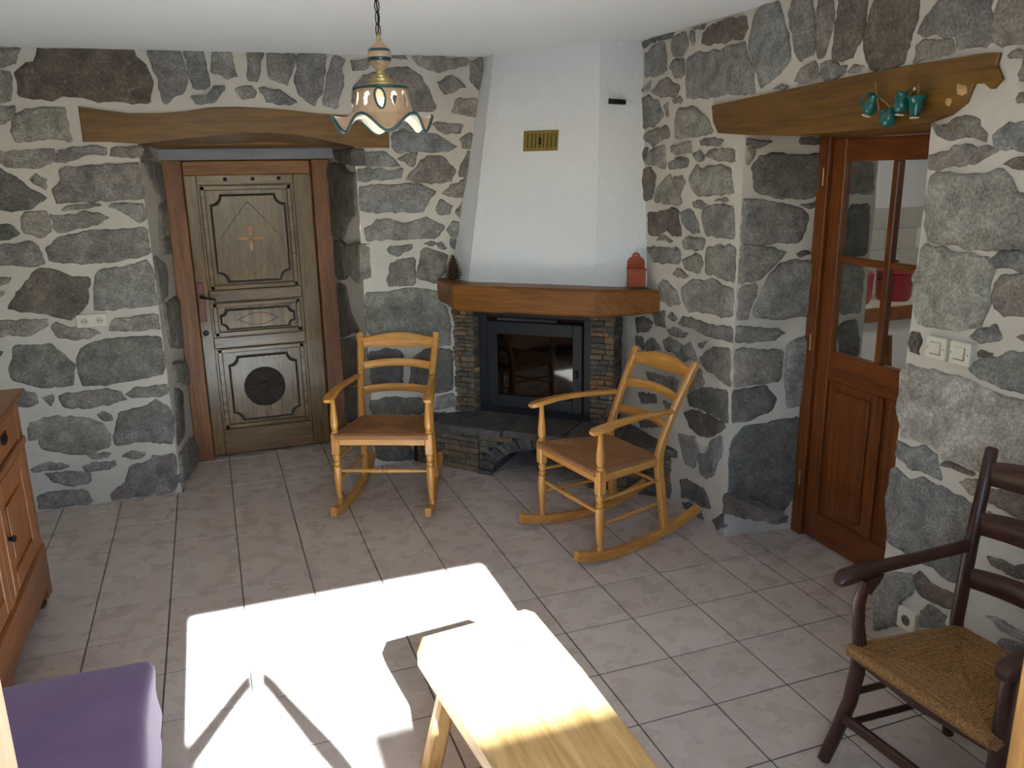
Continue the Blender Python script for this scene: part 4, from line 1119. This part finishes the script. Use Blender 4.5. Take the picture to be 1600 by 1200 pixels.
# local: x lateral (+x = nearer the glazed door side), y towards the back
HW = 0.232; BW = 0.19; YBk = 0.375
for s in (-1, 1):
    path = [V(s*(HW+0.030), -0.075, 0.012), V(s*(HW+0.020), -0.045, 0.10), V(s*(HW+0.008), -0.010, 0.22), V(s*HW, 0.0, 0.33), V(s*HW, 0.0, 0.42), V(s*(HW+0.004), -0.012, 0.50), V(s*(HW+0.006), -0.016, 0.57), V(s*(HW+0.004), 0.0, 0.64)]
    part('leg', MB().sweep(path, [(0.036, 0.036), (0.040, 0.038), (0.042, 0.040), (0.044, 0.042), (0.040, 0.040), (0.032, 0.036), (0.034, 0.036), (0.028, 0.030)], up=(1, 0, 0)), M_DZ, ac, 50)
    part('back_post', MB().tube([V(s*BW, YBk+0.03, 0.0), V(s*BW, YBk+0.01, 0.30), V(s*(BW+0.002), YBk, 0.44), V(s*(BW+0.006), YBk+0.025, 0.70), V(s*(BW+0.012), YBk+0.07, 1.0), V(s*(BW+0.012), YBk+0.071, 1.006)], [0.018, 0.020, 0.021, 0.021, 0.019, 0.013], 14), M_DZ, ac, 50)
    ap_ = [V(s*(HW+0.030), -0.085, 0.640), V(s*(HW+0.030), -0.060, 0.652), V(s*(HW+0.026), 0.0, 0.660), V(s*(HW+0.016), 0.10, 0.664), V(s*(HW+0.002), 0.22, 0.668), V(s*(BW+0.008), YBk+0.02, 0.690)]
    part('arm', MB().sweep(ap_, [(0.034, 0.026), (0.062, 0.036), (0.060, 0.034), (0.044, 0.034), (0.036, 0.036), (0.032, 0.040)], bev=0.3), M_DY, ac, 50)
    part('arm_bracket', MB().prism([(0.01, 0.645), (0.07, 0.648), (0.055, 0.625), (0.02, 0.59)], -0.012, 0.012, (V(s*(HW+0.008), 0, 0), Y3, Z3, X3)), M_DZ, ac)
    for z in (0.14, 0.25):
        part('stretcher', MB().tube([V(s*(HW+0.01), -0.02, z), V(s*BW, YBk+0.015, z+0.01)], 0.011, 10), M_DY, ac, 60)
    part('seat_rail', MB().sweep([V(s*HW, 0, 0.395), V(s*BW, YBk, 0.39)], (0.026, 0.034)), M_DY, ac)
part('seat_rail', MB().sweep([V(-HW, 0, 0.385), V(0, -0.028, 0.385), V(HW, 0, 0.385)], (0.024, 0.044)), M_DX, ac)
part('seat_rail', MB().sweep([V(-BW, YBk, 0.39), V(BW, YBk, 0.39)], (0.024, 0.034)), M_DX, ac)
part('stretcher', MB().sweep([V(-HW-0.01, -0.03, 0.17), V(HW+0.01, -0.03, 0.17)], (0.024, 0.036)), M_DX, ac)
part('stretcher', MB().tube([V(-BW, YBk+0.02, 0.22), V(BW, YBk+0.02, 0.22)], 0.011, 10), M_DX, ac, 60)
for zc, yc, hh in ((0.925, 0.058, 0.092), (0.765, 0.034, 0.088), (0.585, 0.012, 0.078)):
    pts = [V(f_*BW, YBk+yc+0.030*(1-f_*f_), zc+0.010*(1-f_*f_)) for f_ in [k/6-1 for k in range(13)]]
    part('slat', MB().sweep(pts, [(0.014, hh*(0.82+0.18*(1-(k/6-1)**2))) for k in range(13)], bev=0.2), M_DX, ac, 50)
rush_seat([V(-HW-0.004, -0.035, 0.428), V(HW+0.004, -0.035, 0.428), V(BW-0.010, YBk-0.006, 0.420), V(-BW+0.010, YBk-0.006, 0.420)], ac, M_RUSH2, 26, 0.03, 0.016)

# ------------------------------------------------------------------ bench
bn = thing('wooden_bench', 'low pale pine plank bench with splayed legs lying in the sun', 'bench', (0, 0, 0))
BZ = 1.35*T
poly = [(-2.40, -4.74), (-2.29, -4.50), (-1.75, -4.44), (-1.10, -4.38), (-1.03, -4.48), (-0.98, -5.6), (-0.98, -7.1), (-0.98, -8.2), (-1.2, -8.42), (-1.95, -8.42), (-2.14, -8.2), (-2.22, -6.6), (-2.33, -5.5)]
part('seat_plank', MB().prism([(x*T, y*T) for x, y in poly], BZ-0.055, BZ, (V(0,0,0), X3, Y3, Z3), 0.010), M_PINE, bn)
for (x, y, fx, fy) in ((-2.12, -5.02, -2.34, -4.84), (-1.2, -4.95, -1.02, -4.75), (-1.95, -7.8, -2.18, -8.1), (-1.2, -7.8, -1.05, -8.1)):
    part('leg', MB().sweep([t3(fx, fy, 0.0), t3(x, y, 1.22)], [(0.062, 0.048), (0.055, 0.045)], up=(0, 1, 0), bev=0.2), M_PINE_Z, bn)

# ------------------------------------------------------------------ sofa
sf = thing('sofa', 'purple fabric sofa seat in the lower left corner', 'sofa', (0, 0, 0))
def cushion(lo, hi, r_, par, name, seed, mat=M_PURPLE):
    bm = bmesh.new(); bmesh.ops.create_cube(bm, size=1)
    lo = Vector(lo); hi = Vector(hi); d = hi-lo; c = (lo+hi)/2
    for v in bm.verts: v.co = Vector((v.co.x*d.x, v.co.y*d.y, v.co.z*d.z))+c
    bmesh.ops.bevel(bm, geom=bm.edges[:], offset=r_, segments=5, affect='EDGES', profile=0.5)
    bmesh.ops.subdivide_edges(bm, edges=[e for e in bm.edges if e.calc_length() > 0.08], cuts=10, use_grid_fill=True)
    for v in bm.verts:
        v.co += noise.noise_vector(v.co*4+Vector((seed, 0, 0)))*0.008
        # soft folds running down the front
        v.co.x += 0.006*math.sin(v.co.z*26+v.co.y*9+seed)*(1 if v.co.x > c.x else 0)
    m = MB(); bm.verts.index_update(); m.add([v.co.copy() for v in bm.verts], [[v.index for v in f.verts] for f in bm.faces]); bm.free()
    return part(name, m, mat, par, 60)
cushion(t3(-7.4, -8.9, 0.75), t3(-4.85, -4.0, 1.46), 0.045, sf, 'seat_cushion', 1)
cushion(t3(-7.5, -8.9, 0.12), t3(-4.90, -4.10, 0.76), 0.025, sf, 'base', 2)
cushion(t3(-8.25, -8.9, 0.12), t3(-7.4, -4.05, 2.6), 0.06, sf, 'backrest', 3)
for x in (-7.9, -5.2):
    for y in (-4.4, -8.5): part('foot', MB().lathe([(0.02, 0), (0.026, 0.05)], 10, Matrix.Translation(t3(x, y, 0))), M_DZ, sf)

# ------------------------------------------------------------------ sideboard
cb = thing('sideboard', 'cherry wood sideboard with moulded top against the left wall', 'cabinet', t3(-6.64, 0, 0))
CY0, CY1 = -3.3, 0.52
part('body', MB().box((-1.45*T, CY0*T, 0.42*T), (-0.02*T, CY1*T, 3.06*T), 0.004), M_CAB_Z, cb)
part('top', MB().box((-1.52*T, (CY0-0.1)*T, 3.14*T), (0.12*T, (CY1+0.12)*T, 3.20*T), 0.006).box((-1.5*T, (CY0-0.05)*T, 3.04*T), (0.07*T, (CY1+0.07)*T, 3.14*T), 0.012), M_CAB_Y, cb)
part('rail', MB().box((-0.02*T, CY0*T, 2.44*T), (0.05*T, (CY1+0.02)*T, 2.56*T), 0.006), M_CAB_Y, cb)
for y in (CY1-0.12, -1.36, CY0+0.12): part('stile', MB().box((-0.02*T, (y-0.11)*T, 0.95*T), (0.025*T, (y+0.11)*T, 3.04*T), 0.003), M_CAB_Z, cb)
for y0, y1 in ((-1.24, CY1-0.25), (CY0+0.25, -1.48)):
    dw = part('drawer', MB().box((-0.02*T, y0*T, 2.58*T), (0.02*T, y1*T, 3.02*T), 0.004), M_CAB_Y, cb)
    part('drawer_pull', MB().tube([V(0.03*T, ((y0+y1)/2+0.12*math.cos(a))*T, (2.82+0.07*math.sin(a))*T) for a in [math.pi+k*math.pi/8 for k in range(9)]], 0.004, 8).box((0.018*T, ((y0+y1)/2-0.15)*T, 2.77*T), (0.03*T, ((y0+y1)/2+0.15)*T, 2.89*T), 0.002), M_IRON, dw)
    dd = part('door', MB().box((-0.02*T, y0*T, 0.98*T), (0.03*T, (y0+0.22)*T, 2.42*T), 0.004).box((-0.02*T, (y1-0.22)*T, 0.98*T), (0.03*T, y1*T, 2.42*T), 0.004)
              .box((-0.02*T, (y0+0.22)*T, 2.2*T), (0.03*T, (y1-0.22)*T, 2.42*T), 0.004).box((-0.02*T, (y0+0.22)*T, 0.98*T), (0.03*T, (y1-0.22)*T, 1.22*T), 0.004), M_CAB_Z, cb)
    part('door_panel', MB().box((-0.05*T, (y0+0.2)*T, 1.2*T), (0.0, (y1-0.2)*T, 2.22*T)).box((0.0, (y0+0.34)*T, 1.36*T), (0.02*T, (y1-0.34)*T, 2.06*T), 0.006), M_CAB_Z, dd)
    ky = y0+0.11 if y0 > -1.4 else y1-0.11
    if y0 > -1.4: part('knob', MB().lathe([(0.012, 0), (0.006, 0.006), (0.014, 0.016), (0.012, 0.024), (0.002, 0.028)], 14, Matrix.Translation(t3(0.03, ky, 1.72)) @ Matrix.Rotation(math.pi/2, 4, 'Y')), M_IRON, dd, 50)
part('plinth', MB().box((-1.48*T, (CY0-0.04)*T, 0.42*T), (0.05*T, (CY1+0.04)*T, 0.95*T), 0.01), M_CAB_Y, cb)
ap_ = [(CY0*T, 0.45*T), (CY0*T, 0.2*T), ((CY0+0.3)*T, 0.2*T)]
pts = [((CY0-0.04)*T, 0.48*T), ((CY0-0.04)*T, 0.16*T), ((CY0+0.25)*T, 0.18*T)]+[((CY0+0.25+(CY1-CY0-0.5)*k/12)*T, (0.30+0.07*math.sin(math.pi*k/12)+0.03*math.cos(k*math.pi/3))*T) for k in range(13)]+[((CY1-0.25)*T, 0.18*T), ((CY1+0.04)*T, 0.16*T), ((CY1+0.04)*T, 0.48*T)]
part('apron', MB().prism(pts, -0.05*T, 0.04*T, (V(0,0,0), Y3, Z3, X3)), M_CAB_Y, cb)
for x in (-0.12, -1.3):
    for y in (CY0+0.14, CY1-0.12):
        part('foot', MB().lathe([(0.020, 0), (0.030, 0.012), (0.032, 0.03), (0.022, 0.05), (0.03, 0.14)], 14, Matrix.Translation(t3(x, y, 0))), M_DZ, cb, 50)

# ------------------------------------------------------------------ pendant lamp
LX, LY = -2.20, -3.5
lz = lambda px, py: hit(px, py, (0, LY, 0), (0, 1, 0)).z
lamp = thing('pendant_lamp', 'ceramic pendant lamp with scalloped teal rim and leaf cut-outs, hanging on a chain', 'lamp', t3(LX, LY, 6.45))
def shade_r(f_):      # f_ 0 top .. 1 rim
    return (0.255+0.03*f_+0.055*f_*f_ if f_ < 0.68 else 0.2995+0.175*((f_-0.68)/0.32)**1.5)*T
ZTOP, ZRIM = 0.335*T, 0.0
NA, NZ = 216, 44
def shade_pt(i, j, off=0.0):
    a = 2*math.pi*i/NA; f_ = j/NZ
    wv = math.cos(6*a+0.6)
    g2 = max(0, (f_-0.72)/0.28)
    z = ZTOP+(ZRIM-ZTOP)*f_ + 0.062*T*wv*g2*g2*1.3
    r_ = shade_r(f_)*(1+0.05*wv*g2*g2) + off
    return V(r_*math.cos(a), r_*math.sin(a), z)
def in_petal(i, j):
    f_ = j/NZ
    if not 0.06 < f_ < 0.58: return False
    for k in range(12):
        c = (k+0.5)*NA/12 + (-1 if k % 2 else 1)*(f_-0.32)*5
        d = abs((i-c+NA/2) % NA - NA/2)
        h_ = 0.24 if k % 2 == 0 else 0.20
        y = (f_-0.32)/h_
        if abs(y) < 1 and d < 4.6*math.sqrt(1-y*y)*(1-0.3*y): return True
    return False
for nm, off, mt_ in (('shade', 0.0, M_CERAM), ('shade_lining', -0.005, M_CERAMIN)):
    m = MB(); vs_ = [shade_pt(i, j, off) for j in range(NZ+1) for i in range(NA)]; fs_ = []
    for j in range(NZ):
        for i in range(NA):
            if not in_petal(i+0.5, j+0.5): fs_.append((j*NA+i, j*NA+(i+1) % NA, (j+1)*NA+(i+1) % NA, (j+1)*NA+i))
    m.add(vs_, fs_); sh = part(nm, m, mt_, lamp, 70)
    if nm == 'shade':
        part('rim_trim', MB().tube([shade_pt(i, NZ, -0.002) for i in range(0, NA, 3)], 0.0042, 8, cyc=True), M_TRIM, sh, 60)
        part('top_trim', MB().tube([V(0.262*T*math.cos(a), 0.262*T*math.sin(a), ZTOP) for a in [2*math.pi*k/40 for k in range(40)]], 0.0045, 8, cyc=True), M_TRIM, sh, 60)
        for k in (2, 8):
            c = (k+0.5)*NA/12; pts = []
            for q in range(28):
                an = 2*math.pi*q/28; f_ = 0.33+0.28*math.sin(an); ii = c+6.2*math.cos(an)*(1-0.25*math.sin(an))+(f_-0.32)*5
                pts.append(shade_pt(ii, f_*NZ, 0.001))
            part('leaf_trim', MB().tube(pts, 0.0032, 6, cyc=True), M_TRIM, sh, 60)
part('shade_cap', MB().lathe([(0.262*T, ZTOP-0.002), (0.2*T, ZTOP+0.006), (0.10*T, ZTOP+0.010), (0.10*T, ZTOP+0.004), (0.2*T, ZTOP-0.004)], 40), M_CERAM, lamp, 50)
part('brass_collar', MB().lathe([(0.155*T, ZTOP+0.006), (0.155*T, ZTOP+0.014), (0.115*T, ZTOP+0.018), (0.12*T, ZTOP+0.026), (0.08*T, ZTOP+0.030), (0.085*T, ZTOP+0.036), (0.04*T, ZTOP+0.040), (0.035*T, ZTOP+0.052)], 28), M_BRASS, lamp, 50)
zb_ = ZTOP+0.050; RB = 0.113*T
part('ball', MB().lathe([(0.032*T, zb_), (0.06*T, zb_+0.006), (RB*0.82, zb_+0.022), (RB*0.98, zb_+0.034), (RB, zb_+0.043), (RB*0.95, zb_+0.054), (RB*0.75, zb_+0.066), (0.05*T, zb_+0.076), (0.022*T, zb_+0.084)], 28), M_CERAM, lamp, 60)
part('ball_stripe', MB().lathe([(RB*0.92, zb_+0.026), (RB*1.012, zb_+0.034), (RB*1.0, zb_+0.037)], 28, closed=True), M_TRIM, lamp, 60)
part('ball_stripe', MB().lathe([(RB*0.985, zb_+0.053), (RB*0.90, zb_+0.061)], 28, closed=True), M_TRIM, lamp, 60)
part('finial', MB().lathe([(0.028*T, zb_+0.082), (0.018*T, zb_+0.092), (0.022*T, zb_+0.098), (0.008*T, zb_+0.104)], 16), M_BRASS, lamp, 50)
zc_ = zb_+0.100; ztop_ = (ceil_z(LX)-6.45)*T
lk = MB().tube([V(0.0085*math.cos(a), 0, 0.019*math.sin(a)) for a in [2*math.pi*k/16 for k in range(16)]], 0.0018, 6, cyc=True).mesh('link', M_IRON, 60)
k = 0; z = zc_+0.014
while z < ztop_-0.01:
    o = link('link', lk, lamp, (0, 0, z), (k % 2)*math.pi/2+0.5); z += 0.0335; k += 1
part('cable', MB().tube([V(0.002*math.sin(q), 0.002*math.cos(q*1.3), zc_+(ztop_-zc_)*q/10) for q in range(11)], 0.0022, 6), M_IRON, lamp)
part('ceiling_cup', MB().lathe([(0.045, ztop_), (0.042, ztop_-0.02), (0.012, ztop_-0.035), (0.006, ztop_-0.045)], 20), M_BRASS, lamp, 50)
part('socket', MB().lathe([(0.018, ZTOP), (0.018, ZTOP-0.028)], 16), M_CREAM, lamp, 50)
part('light_bulb', MB().lathe([(0.012, ZTOP-0.026), (0.014, ZTOP-0.036), (0.026, ZTOP-0.055), (0.029, ZTOP-0.070), (0.024, ZTOP-0.086), (0.010, ZTOP-0.096), (0.001, ZTOP-0.098)], 18), M_BULB, lamp, 60)

# ------------------------------------------------------------------ switches and sockets
def wall_plate(px0, py0, px1, py1, org, nrm):
    a = hit(px0, py0, org, nrm)*T; b = hit(px1, py1, org, nrm)*T
    return (a+b)/2
c1 = wall_plate(1455, 525, 1486, 562, (XR, 0, 0), (1, 0, 0)); c2 = wall_plate(1491, 532, 1525, 572, (XR, 0, 0), (1, 0, 0))
def switch(c, label):
    t = thing('light_switch', label, 'switch', V(XR*T, c.y, c.z), 0, 'light switches beside the glazed door')
    part('plate', MB().box((-0.026, -0.042, -0.040), (0.012, 0.042, 0.040), 0.003), M_CREAM, t)
    part('rocker_button', MB().box((-0.032, -0.020, -0.020), (-0.024, 0.020, 0.020), 0.002, Matrix.Rotation(R(4), 4, 'Y')), M_CREAM, t)
    part('button_gap', MB().box((-0.0268, -0.022, -0.022), (-0.0255, 0.022, 0.022)), plain('switch_shadow_gap', sr(120, 112, 98), 0.8), t)
    for s in (-1, 1): part('screw', MB().lathe([(0.0022, 0), (0.0018, 0.001)], 8, Matrix.Translation(V(-0.026, s*0.032, 0)) @ Matrix.Rotation(-math.pi/2, 4, 'Y')), M_IRON, t)
switch(c1, 'cream light switch nearer the glazed door, left of a pair'); switch(c2, 'cream light switch further from the glazed door, right of a pair')
c3 = wall_plate(1408, 950, 1437, 985, (XR, 0, 0), (1, 0, 0))
t = thing('wall_socket', 'cream power socket low on the stone wall behind the dark armchair', 'socket', V(XR*T, c3.y, c3.z))
part('plate', MB().box((-0.024, -0.042, -0.042), (0.012, 0.042, 0.042), 0.003), M_CREAM, t)
part('recess', MB().lathe([(0.021, 0), (0.019, 0.0015), (0.018, 0.0005)], 24, Matrix.Translation(V(-0.024, 0, 0)) @ Matrix.Rotation(-math.pi/2, 4, 'Y')), plain('socket_grey', sr(110, 106, 98), 0.6), t)
for s in (-1, 1): part('pin_hole', MB().lathe([(0.003, 0), (0.003, 0.001)], 8, Matrix.Translation(V(-0.0256, s*0.008, 0)) @ Matrix.Rotation(-math.pi/2, 4, 'Y')), M_DARK, t)
c4 = wall_plate(117, 490, 171, 511, (0, YB, 0), (0, 1, 0))
t = thing('wall_socket', 'double cream power socket set in the stone wall left of the carved door', 'socket', V(c4.x, YB*T, c4.z))
part('plate', MB().box((-0.078, -0.020, -0.036), (0.078, 0.012, 0.036), 0.003), M_CREAM, t)
for s in (-1, 1):
    rr = part('recess', MB().lathe([(0.021, 0), (0.020, 0.0016), (0.018, 0.0005)], 6, Matrix.Translation(V(s*0.038, -0.020, 0)) @ Matrix.Rotation(math.pi/2, 4, 'X')), plain('socket_cream_shade', sr(196, 188, 168), 0.6), t)
    for q in (-1, 1): part('pin_hole', MB().lathe([(0.003, 0), (0.003, 0.0022)], 8, Matrix.Translation(V(s*0.038+q*0.008, -0.020, 0)) @ Matrix.Rotation(math.pi/2, 4, 'X')), M_DARK, rr)

# ------------------------------------------------------------------ string of little pots on the beam
def onbeam(px, py, d=0.0): 
    p = hit(px, py, (XR-0.05-d, 0, 0), (1, 0, 0))*T; return p
gar = thing('hanging_pots', 'string of four small teal glazed pots tied with twine on the right beam', 'ornament', (0, 0, 0))
def pot(px, py, tilt, yaw, sc_, kind):
    c = onbeam(px, py, 0.11)
    M = Matrix.Translation(c) @ Matrix.Rotation(yaw, 4, 'Z') @ Matrix.Rotation(tilt, 4, 'X') @ Matrix.Scale(sc_, 4)
    if kind == 'jug': pr = [(0.014, -0.034), (0.022, -0.028), (0.027, -0.012), (0.023, 0.006), (0.017, 0.016), (0.020, 0.028), (0.027, 0.036), (0.023, 0.036), (0.014, 0.018)]
    elif kind == 'ball': pr = [(0.010, -0.034), (0.022, -0.028), (0.030, -0.006), (0.026, 0.014), (0.014, 0.026), (0.012, 0.034), (0.008, 0.030)]
    else: pr = [(0.017, -0.034), (0.019, -0.020), (0.022, 0.0), (0.027, 0.020), (0.040, 0.032), (0.036, 0.033), (0.022, 0.016)]
    po_ = part('pot', MB().lathe(pr, 24, M), M_TEAL, gar, 60)
    if kind == 'cup':
        for v in po_.data.vertices: pass
    return M, po_
pots = [(1361, 163, 0.35, 0.3, 0.98, 'jug'), (1388, 184, 0.15, 0.0, 0.92, 'ball'), (1409, 160, 0.15, -0.2, 0.98, 'jug'), (1431, 165, 0.0, 0.0, 0.95, 'cup')]
for px, py, tl, yw, s_, kd in pots:
    M, po_ = pot(px, py, tl, yw, s_, kd)
    if kd != 'ball':
        part('stopper', MB().lathe([(0.016, 0), (0.017, 0.004), (0.012, 0.006)], 16, M @ Matrix.Translation(V(0, 0, -0.044))), M_CORK, po_, 50)
    if kd != 'cup':
        hd = [M @ V(0, 0.024+0.020*math.sin(a), 0.004+0.022*math.cos(a)) for a in [k*math.pi/8 for k in range(9)]]
        part('handle', MB().tube(hd, 0.004, 8), M_TEAL, po_, 60)
tw_ = [(1368, 128, 0.06), (1370, 150, 0.1), (1374, 172, 0.13)]
part('twine', MB().tube([onbeam(*q) for q in tw_], 0.0035, 6), M_TWINE, gar)
part('twine', MB().tube([onbeam(*q) for q in [(1371, 150, 0.1), (1381, 158, 0.12), (1391, 167, 0.1), (1391, 174, 0.1)]], 0.0030, 6), M_TWINE, gar)
part('twine', MB().tube([onbeam(*q) for q in [(1391, 167, 0.1), (1402, 160, 0.1), (1420, 148, 0.1), (1430, 138, 0.1), (1436, 131, 0.06)]], 0.0030, 6), M_TWINE, gar)
part('twine', MB().tube([onbeam(*q) for q in [(1436, 131, 0.06), (1435, 145, 0.1), (1430, 156, 0.1)]], 0.0032, 6), M_TWINE, gar)
part('knot', MB().lathe([(0.002, -0.006), (0.006, 0), (0.002, 0.006)], 8, Matrix.Translation(onbeam(1429, 139, 0.1))), M_CORK, gar)

# ------------------------------------------------------------------ kitchen seen through the glazed door
KX0, KX1, KY0, KY1 = 5.8, 13.5, -5.2, 3.9
struct(part('floor_kitchen', MB().box(t3(5.05, KY0, -0.3), t3(KX1, KY1, 0.0)), M_TILE))
struct(part('ceiling_kitchen', MB().box(t3(XR+0.3, KY0-0.3, 8.3), t3(KX1, KY1+0.3, 8.5)), M_CEIL))
mb = MB().box(t3(5.6, KY1, -0.2), t3(KX1+0.2, KY1+0.2, 8.4)).box(t3(KX1, KY0, -0.2), t3(KX1+0.2, KY1, 8.4)).box(t3(5.6, KY0-0.2, -0.2), t3(KX1+0.2, KY0, 8.4)).box(t3(5.62, YB, -0.2), t3(5.8, KY1-0.1, 8.4))
wk = struct(part('wall_kitchen', mb, M_WHITE))
mt_ = plain('kitchen_tile', sr(196, 194, 188), 0.25)
tm = MB().box((-0.5*T+0.002, -0.008, -0.25*T+0.002), (0.5*T-0.002, 0, 0.25*T-0.002), 0.002).mesh('tile', mt_)
for j in range(4):
    for i in range(5): link('tile', tm, wk, t3(8.0+i+0.5*(j % 2), KY1, 3.2+j*0.5))
ct = thing('kitchen_counter', 'white kitchen counter with brown wooden edge behind the door panes', 'counter', (0, 0, 0))
part('cabinet_body', MB().box(t3(6.4, 1.85, 0), t3(13.2, KY1-0.03, 2.68), 0.004), M_WHITE, ct)
part('worktop', MB().box(t3(6.3, 1.78, 2.9), t3(13.3, KY1-0.03, 2.98), 0.004), M_CREAM, ct)
part('wooden_edge', MB().box(t3(6.3, 1.72, 2.68), t3(13.3, 1.80, 2.98), 0.004), M_CAB_Y, ct)
for nm, z, r_, x, lab in (('cooking_pot', 2.98, 0.30, 9.45, 'red cooking pot on the kitchen counter, seen through upper right of the panes'), ('cooking_pot', 2.98, 0.33, 10.55, 'larger red cooking pot further along the kitchen counter')):
    t = thing(nm, lab, 'pot', t3(x, 2.5, z), 0, 'red pots on the kitchen counter')
    mr = MATS.get('red_enamel') or plain('red_enamel', sr(150, 36, 52), 0.3)
    part('body', MB().lathe([(r_*T, 0), (r_*1.15*T, 0.03), (r_*1.2*T, 0.6*T), (r_*1.1*T, 0.62*T)], 28), mr, t, 50)
    part('lid', MB().lathe([(r_*1.25*T, 0.62*T), (r_*1.2*T, 0.68*T), (r_*0.5*T, 0.78*T), (0.02, 0.80*T)], 28), mr, t, 50)
    part('lid_knob', MB().lathe([(0.012, 0.79*T), (0.02, 0.87*T), (0.004, 0.9*T)], 14), M_BLACK, t, 50)
    for s in (-1, 1): part('handle', MB().tube([V(s*r_*1.18*T, -0.03, 0.5*T), V(s*(r_*1.18*T+0.03), 0, 0.5*T), V(s*r_*1.18*T, 0.03, 0.5*T)], 0.007, 8), M_BLACK, t)
kc = thing('kitchen_chair', 'brown wooden chair standing before the white kitchen counter', 'chair', t3(7.75, 0.0, 0), R(90))
for s in (-1, 1):
    part('back_post', MB().sweep([V(s*0.135, 0.0, 0.0), V(s*0.135, 0.0, 0.45), V(s*0.137, 0.05, 0.91)], (0.034, 0.034), up=(0, 1, 0)), M_MAH_Z, kc)
    part('leg', MB().box((s*0.15-0.017, -0.39, 0), (s*0.15+0.017, -0.355, 0.44), 0.003), M_MAH_Z, kc)
part('seat', MB().box((-0.18, -0.40, 0.44), (0.18, 0.0, 0.465), 0.006), M_MAH_Z, kc)
for z in (0.62, 0.50): part('slat', MB().box((-0.13, 0.005+(z-0.45)*0.1, z-0.03), (0.13, 0.02+(z-0.45)*0.1, z+0.03), 0.004), M_MAH_Y, kc)
kl = thing('kitchen_fill_lamp', 'unseen round lamp added to light the kitchen', 'lamp', t3(9.4, -1.0, 8.3))  # added fill lamp that brightens the room behind the panes
part('base', MB().lathe([(0.15, 0), (0.15, -0.02)], 28), M_WHITE, kl)
s_ = N('fill_lamp_glow'); s_.p.inputs['Emission Color'].default_value = (1, 0.95, 0.88, 1); s_.p.inputs['Emission Strength'].default_value = 12.0
part('diffuser', MB().lathe([(0.14, -0.02), (0.13, -0.05), (0.06, -0.075), (0.002, -0.08)], 28), s_.done((0.9, 0.9, 0.9), 0.5), kl, 60)

# ------------------------------------------------------------------ the photographer outside the window (only the shadow falls into the room)
nodes = {'pelvis': (-1.46, -4.34, 0.90, .13, .10), 'spine': (-1.455, -4.31, 1.12, .125, .095), 'chest': (-1.45, -4.28, 1.36, .15, .105), 'neck': (-1.44, -4.24, 1.55, .055, .055),
  'head': (-1.43, -4.21, 1.66, .075, .09), 'brow': (-1.43, -4.20, 1.75, .075, .09), 'crown': (-1.43, -4.21, 1.82, .05, .06),
  'rsh': (-1.27, -4.26, 1.46, .06, .06), 'rel': (-0.96, -4.08, 1.60, .045, .045), 'rwr': (-1.15, -3.87, 1.81, .03, .028), 'rha': (-1.185, -3.815, 1.85, .036, .022),
  'lsh': (-1.63, -4.26, 1.46, .06, .06), 'lel': (-1.62, -4.03, 1.58, .045, .045), 'lwr': (-1.32, -3.87, 1.81, .03, .028), 'lha': (-1.258, -3.815, 1.85, .036, .022),
  'rhip': (-1.37, -4.34, 0.82, .085, .085), 'rkn': (-1.35, -4.32, 0.45, .058, .06), 'ran': (-1.35, -4.36, 0.05, .04, .042), 'rto': (-1.34, -4.20, 0.0, .04, .03),
  'lhip': (-1.55, -4.34, 0.82, .085, .085), 'lkn': (-1.57, -4.32, 0.45, .058, .06), 'lan': (-1.57, -4.36, 0.05, .04, .042), 'lto': (-1.59, -4.20, 0.0, .04, .03)}
edges = 'pelvis-spine spine-chest chest-neck neck-head head-brow brow-crown chest-rsh rsh-rel rel-rwr rwr-rha chest-lsh lsh-lel lel-lwr lwr-lha pelvis-rhip rhip-rkn rkn-ran ran-rto pelvis-lhip lhip-lkn lkn-lan lan-lto'.split()
for sd_, sg in (('r', -1), ('l', 1)):
    h0 = Vector(nodes[sd_+'ha'][:3])
    for k, (dz, ln_) in enumerate(((0.022, 0.058), (0.008, 0.064), (-0.006, 0.060), (-0.020, 0.048))):
        a = h0+V(sg*0.012, 0.012, dz); b = h0+V(sg*0.018, 0.012+ln_*0.45, dz); c = h0+V(sg*(0.018+ln_*0.3), 0.012+ln_*0.6, dz)
        for q, p in (('a', a), ('b', b)): nodes['%sf%d%s' % (sd_, k, q)] = (*p, .0085, .0085)
        edges += ['%sha-%sf%da' % (sd_, sd_, k), '%sf%da-%sf%db' % (sd_, k, sd_, k)]
    p = h0+V(sg*0.02, -0.005, -0.034); nodes[sd_+'th'] = (*p, .0095, .0095); edges.append('%sha-%sth' % (sd_, sd_))
keys = list(nodes); me = bpy.data.meshes.new('person')
me.from_pydata([(n_[0], n_[1], n_[2]-0.02) for n_ in nodes.values()], [tuple(keys.index(q) for q in e.split('-')) for e in edges], [])
per = link('person', me)
sk_ = per.modifiers.new('skin', 'SKIN'); sub = per.modifiers.new('sub', 'SUBSURF'); sub.levels = sub.render_levels = 1
for i, n_ in enumerate(nodes.values()): me.skin_vertices[0].data[i].radius = (n_[3], n_[4])
me.skin_vertices[0].data[0].use_root = True
me.materials.append(plain('dark_jacket', sr(52, 56, 66), 0.9))
tag(per, 'person in dark clothes outside the window, arms raised, shading the sunlit floor', 'person')
